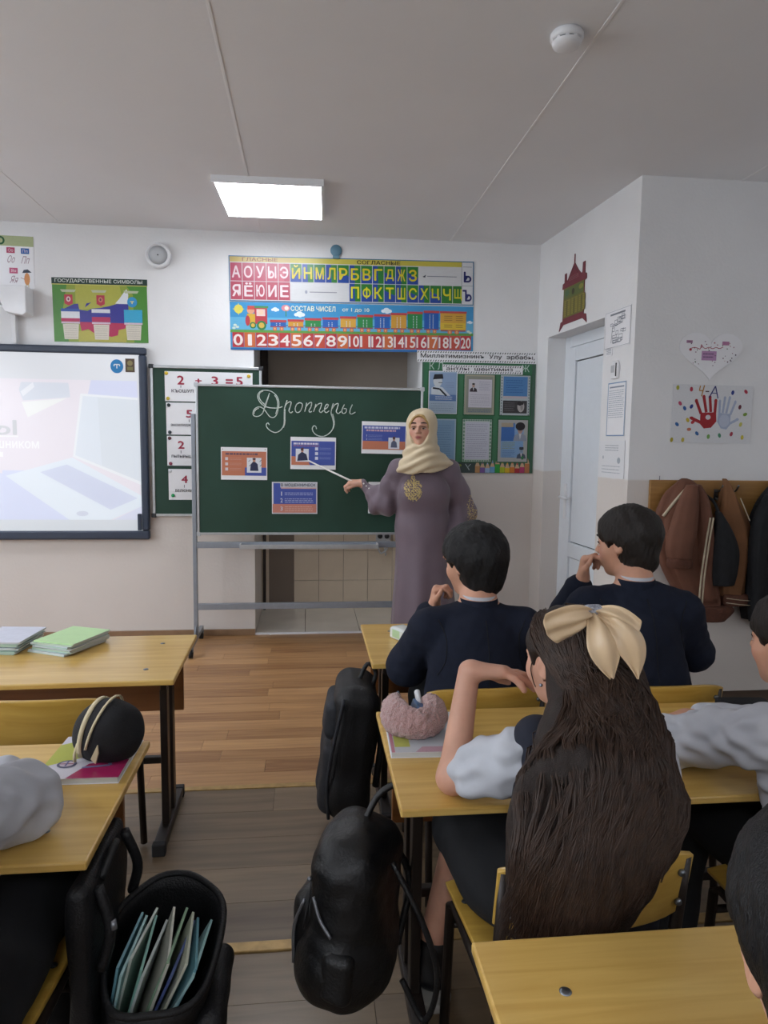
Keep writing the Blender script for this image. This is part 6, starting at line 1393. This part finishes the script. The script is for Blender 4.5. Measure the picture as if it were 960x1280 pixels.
# black leather one at the second desk
b2 = thing('backpack', 'glossy black backpack with steel zips hanging at the second desk', 'backpack', (.10, 1.52, .13)); mat('bag_leather', '#0c0d10', .48, var=.3, scale=30, bump=.2, bscale=120, spec=.6)
M_ = frame3(-28, 0, 4); S_ = SDF((-.2, -.24, -.03), (.2, .24, .46), .0042); sbox(S_, (.01, 0, .19), (.085, .125, .19), .065, .02, M=M_); S_.el((.01, 0, .33), (.07, .11, .07), .05, M=M_); S_.el((.0, -.01, .1), (.1, .13, .1), .05, M=M_)
sdf_obj('body', S_, MATS['bag_leather'], b2, lambda V: wrinkle(V, 13, 32, .006) + wrinkle(V, 14, 80, .0015))
S_ = SDF((-.24, -.26, -.03), (.2, .24, .44), .0042); L2 = lambda x, y_, z: np.array(M_) @ np.array([x, y_, z]) 
sbox(S_, L2(-.085, -.01, .165), (.04, .085, .085), .035, .02, M=M_); sdf_obj('front_pocket', S_, MATS['bag_leather'], b2, lambda V: wrinkle(V, 15, 45, .003))
S_ = SDF((-.24, -.3, -.03), (.2, .24, .44), .0042); sbox(S_, L2(.02, -.125, .12), (.04, .028, .06), .025, .02, M=M_); sdf_obj('side_pocket', S_, MATS['bag_leather'], b2, lambda V: wrinkle(V, 16, 45, .003))
W2 = lambda *p_: Vector(L2(*p_))
MB().tube([W2(*p_) for p_ in cr([(-.055, -.118, .275), (-.03, -.128, .235), (.0, -.132, .205)], 5)], .004, 6).build('zip', MATS['bag_zip'], b2); MB().tube([W2(*p_) for p_ in cr([(-.085, -.098, .245), (-.108, -.094, .17), (-.105, -.092, .08)], 5)], .004, 6).build('zip', MATS['bag_zip'], b2)
MB().tube([W2(*p_) for p_ in cr([(-.075, -.115, .19), (-.085, -.03, .335), (-.07, .06, .36)], 6)], .0025, 6).build('zip', MATS['bag_leather'], b2)
for p_ in ((-.08, -.06, .33), (-.075, -.10, .30), (-.13, -.02, .10)): MB().lathe([(1e-4, -.006), (.005, -.003), (.006, 0), (.005, .003), (1e-4, .006)], 10, Matrix.Translation(W2(*p_))).build('rivet', MATS['bag_zip'], b2)
MB().tube(cr([(.03, .02, .38), (.07, .04, .44), (.12, .04, .46), (.13, .04, .40)], 6), .008, 8).build('handle', MATS['bag_leather'], b2)
MB().tube(cr([(.09, -.06, .33), (.15, -.10, .22), (.19, -.10, .08), (.17, -.06, -.06), (.12, -.03, .02)], 8), .007, 8).build('shoulder_strap', MATS['bag_leather'], b2)
MB().tube(cr([(.09, .06, .33), (.15, .08, .2), (.12, .05, .05)], 8), .009, 8).build('shoulder_strap', MATS['bag_leather'], b2)
# open bag full of exercise books at the left desk
b3 = thing('backpack', 'black backpack gaping open with exercise books, hanging at the left desk', 'backpack', (-.29, 1.36, .085))
rings = []
for (cx, cy, z, a, b_, tl) in ((-.045, 0, -.02, .05, .09, 0), (-.04, 0, .0, .075, .12, 0), (-.03, 0, .1, .09, .135, .02), (-.015, 0, .2, .10, .14, .05), (-.002, 0, .27, .11, .145, .08), (.002, 0, .30, .113, .145, .09)):
    rg = ellring(cx, cy, z, a, b_, 44, 2.4, lambda t: .03 * math.sin(5 * t + z * 20)); rings.append([p_ + Vector((0, 0, tl * (p_.y / b_) * .5)) for p_ in rg])
bd = MB(); bd.loft(rings, cap=False); bd.f.append(tuple(range(43, -1, -1))); bd.sm.append(True); bd.build('body', MATS['bag_black'], b3, solid=.008)
MB().tube(rings[-1] + [rings[-1][0]], .007, 8, False).build('zip_rim', MATS['bag_black'], b3)
MB().tube([p_ + Vector((0, 0, -.012)) for p_ in rings[-1][:20]], .0025, 6, False).build('zip_teeth', MATS['bag_zip'], b3)
S_ = SDF((-.2, -.22, .1), (.02, .22, .58), .005); sbox(S_, (-.125, 0, .34), (.022, .14, .165), .02, .02); sdf_obj('back_panel', S_, MATS['bag_black'], b3, lambda V: wrinkle(V, 23, 30, .004))
S_ = SDF((.02, -.24, -.05), (.26, .24, .42), .005); sbox(S_, (.088, -.01, .12), (.03, .10, .11), .028, .02, M=frame3(0, 0, 12)); sdf_obj('front_pocket', S_, MATS['bag_black'], b3, lambda V: wrinkle(V, 24, 40, .004))
MB().tube(cr([(-.105, -.05, .47), (-.09, -.0, .51), (-.105, .05, .47)], 6), .009, 8).build('handle', MATS['bag_black'], b3)
for y_ in (-.09, .1): MB().tube(cr([(-.098, y_, .48), (-.075, y_ * 1.1, .40), (-.09, y_ * 1.2, .33)], 6), .011, 8).build('shoulder_strap', MATS['bag_black'], b3)
MB().tube([(-.07, -.10, .42), (-.066, -.105, .405)], .006, 8).build('buckle', MATS['bag_zip'], b3)
nbm = MB().box(-.0025, .0025, -.08, .08, -.1, .1).mesh('nb'); 
cl = ['#6fa3b0', '#9fc4c4', '#c4cec4', '#7fb0a4', '#b9c2c0', '#d0d0c4', '#8aa88a', '#4a5a8a', '#c9cdb9']
for i in range(11):
    q_ = random.Random(i); o = obj('exercise_book', nbm.copy(), mat('bag_book_%d' % (i % 9), cl[i % 9], .5, var=.06, scale=30)); x = -.37 + i * .0095 + (i > 4) * .016
    o.location = (x, 1.345 + q_.uniform(-.012, .012), .305 + q_.uniform(-.012, .012) - .0025 * abs(i - 5)); o.rotation_euler = (R(q_.uniform(-4, 4)), R(14 + (i - 2) * 2.0), R(q_.uniform(-8, 8)))
    tag(o, 'exercise book standing in the gaping black backpack', 'notebook', 'exercise books in the open backpack')
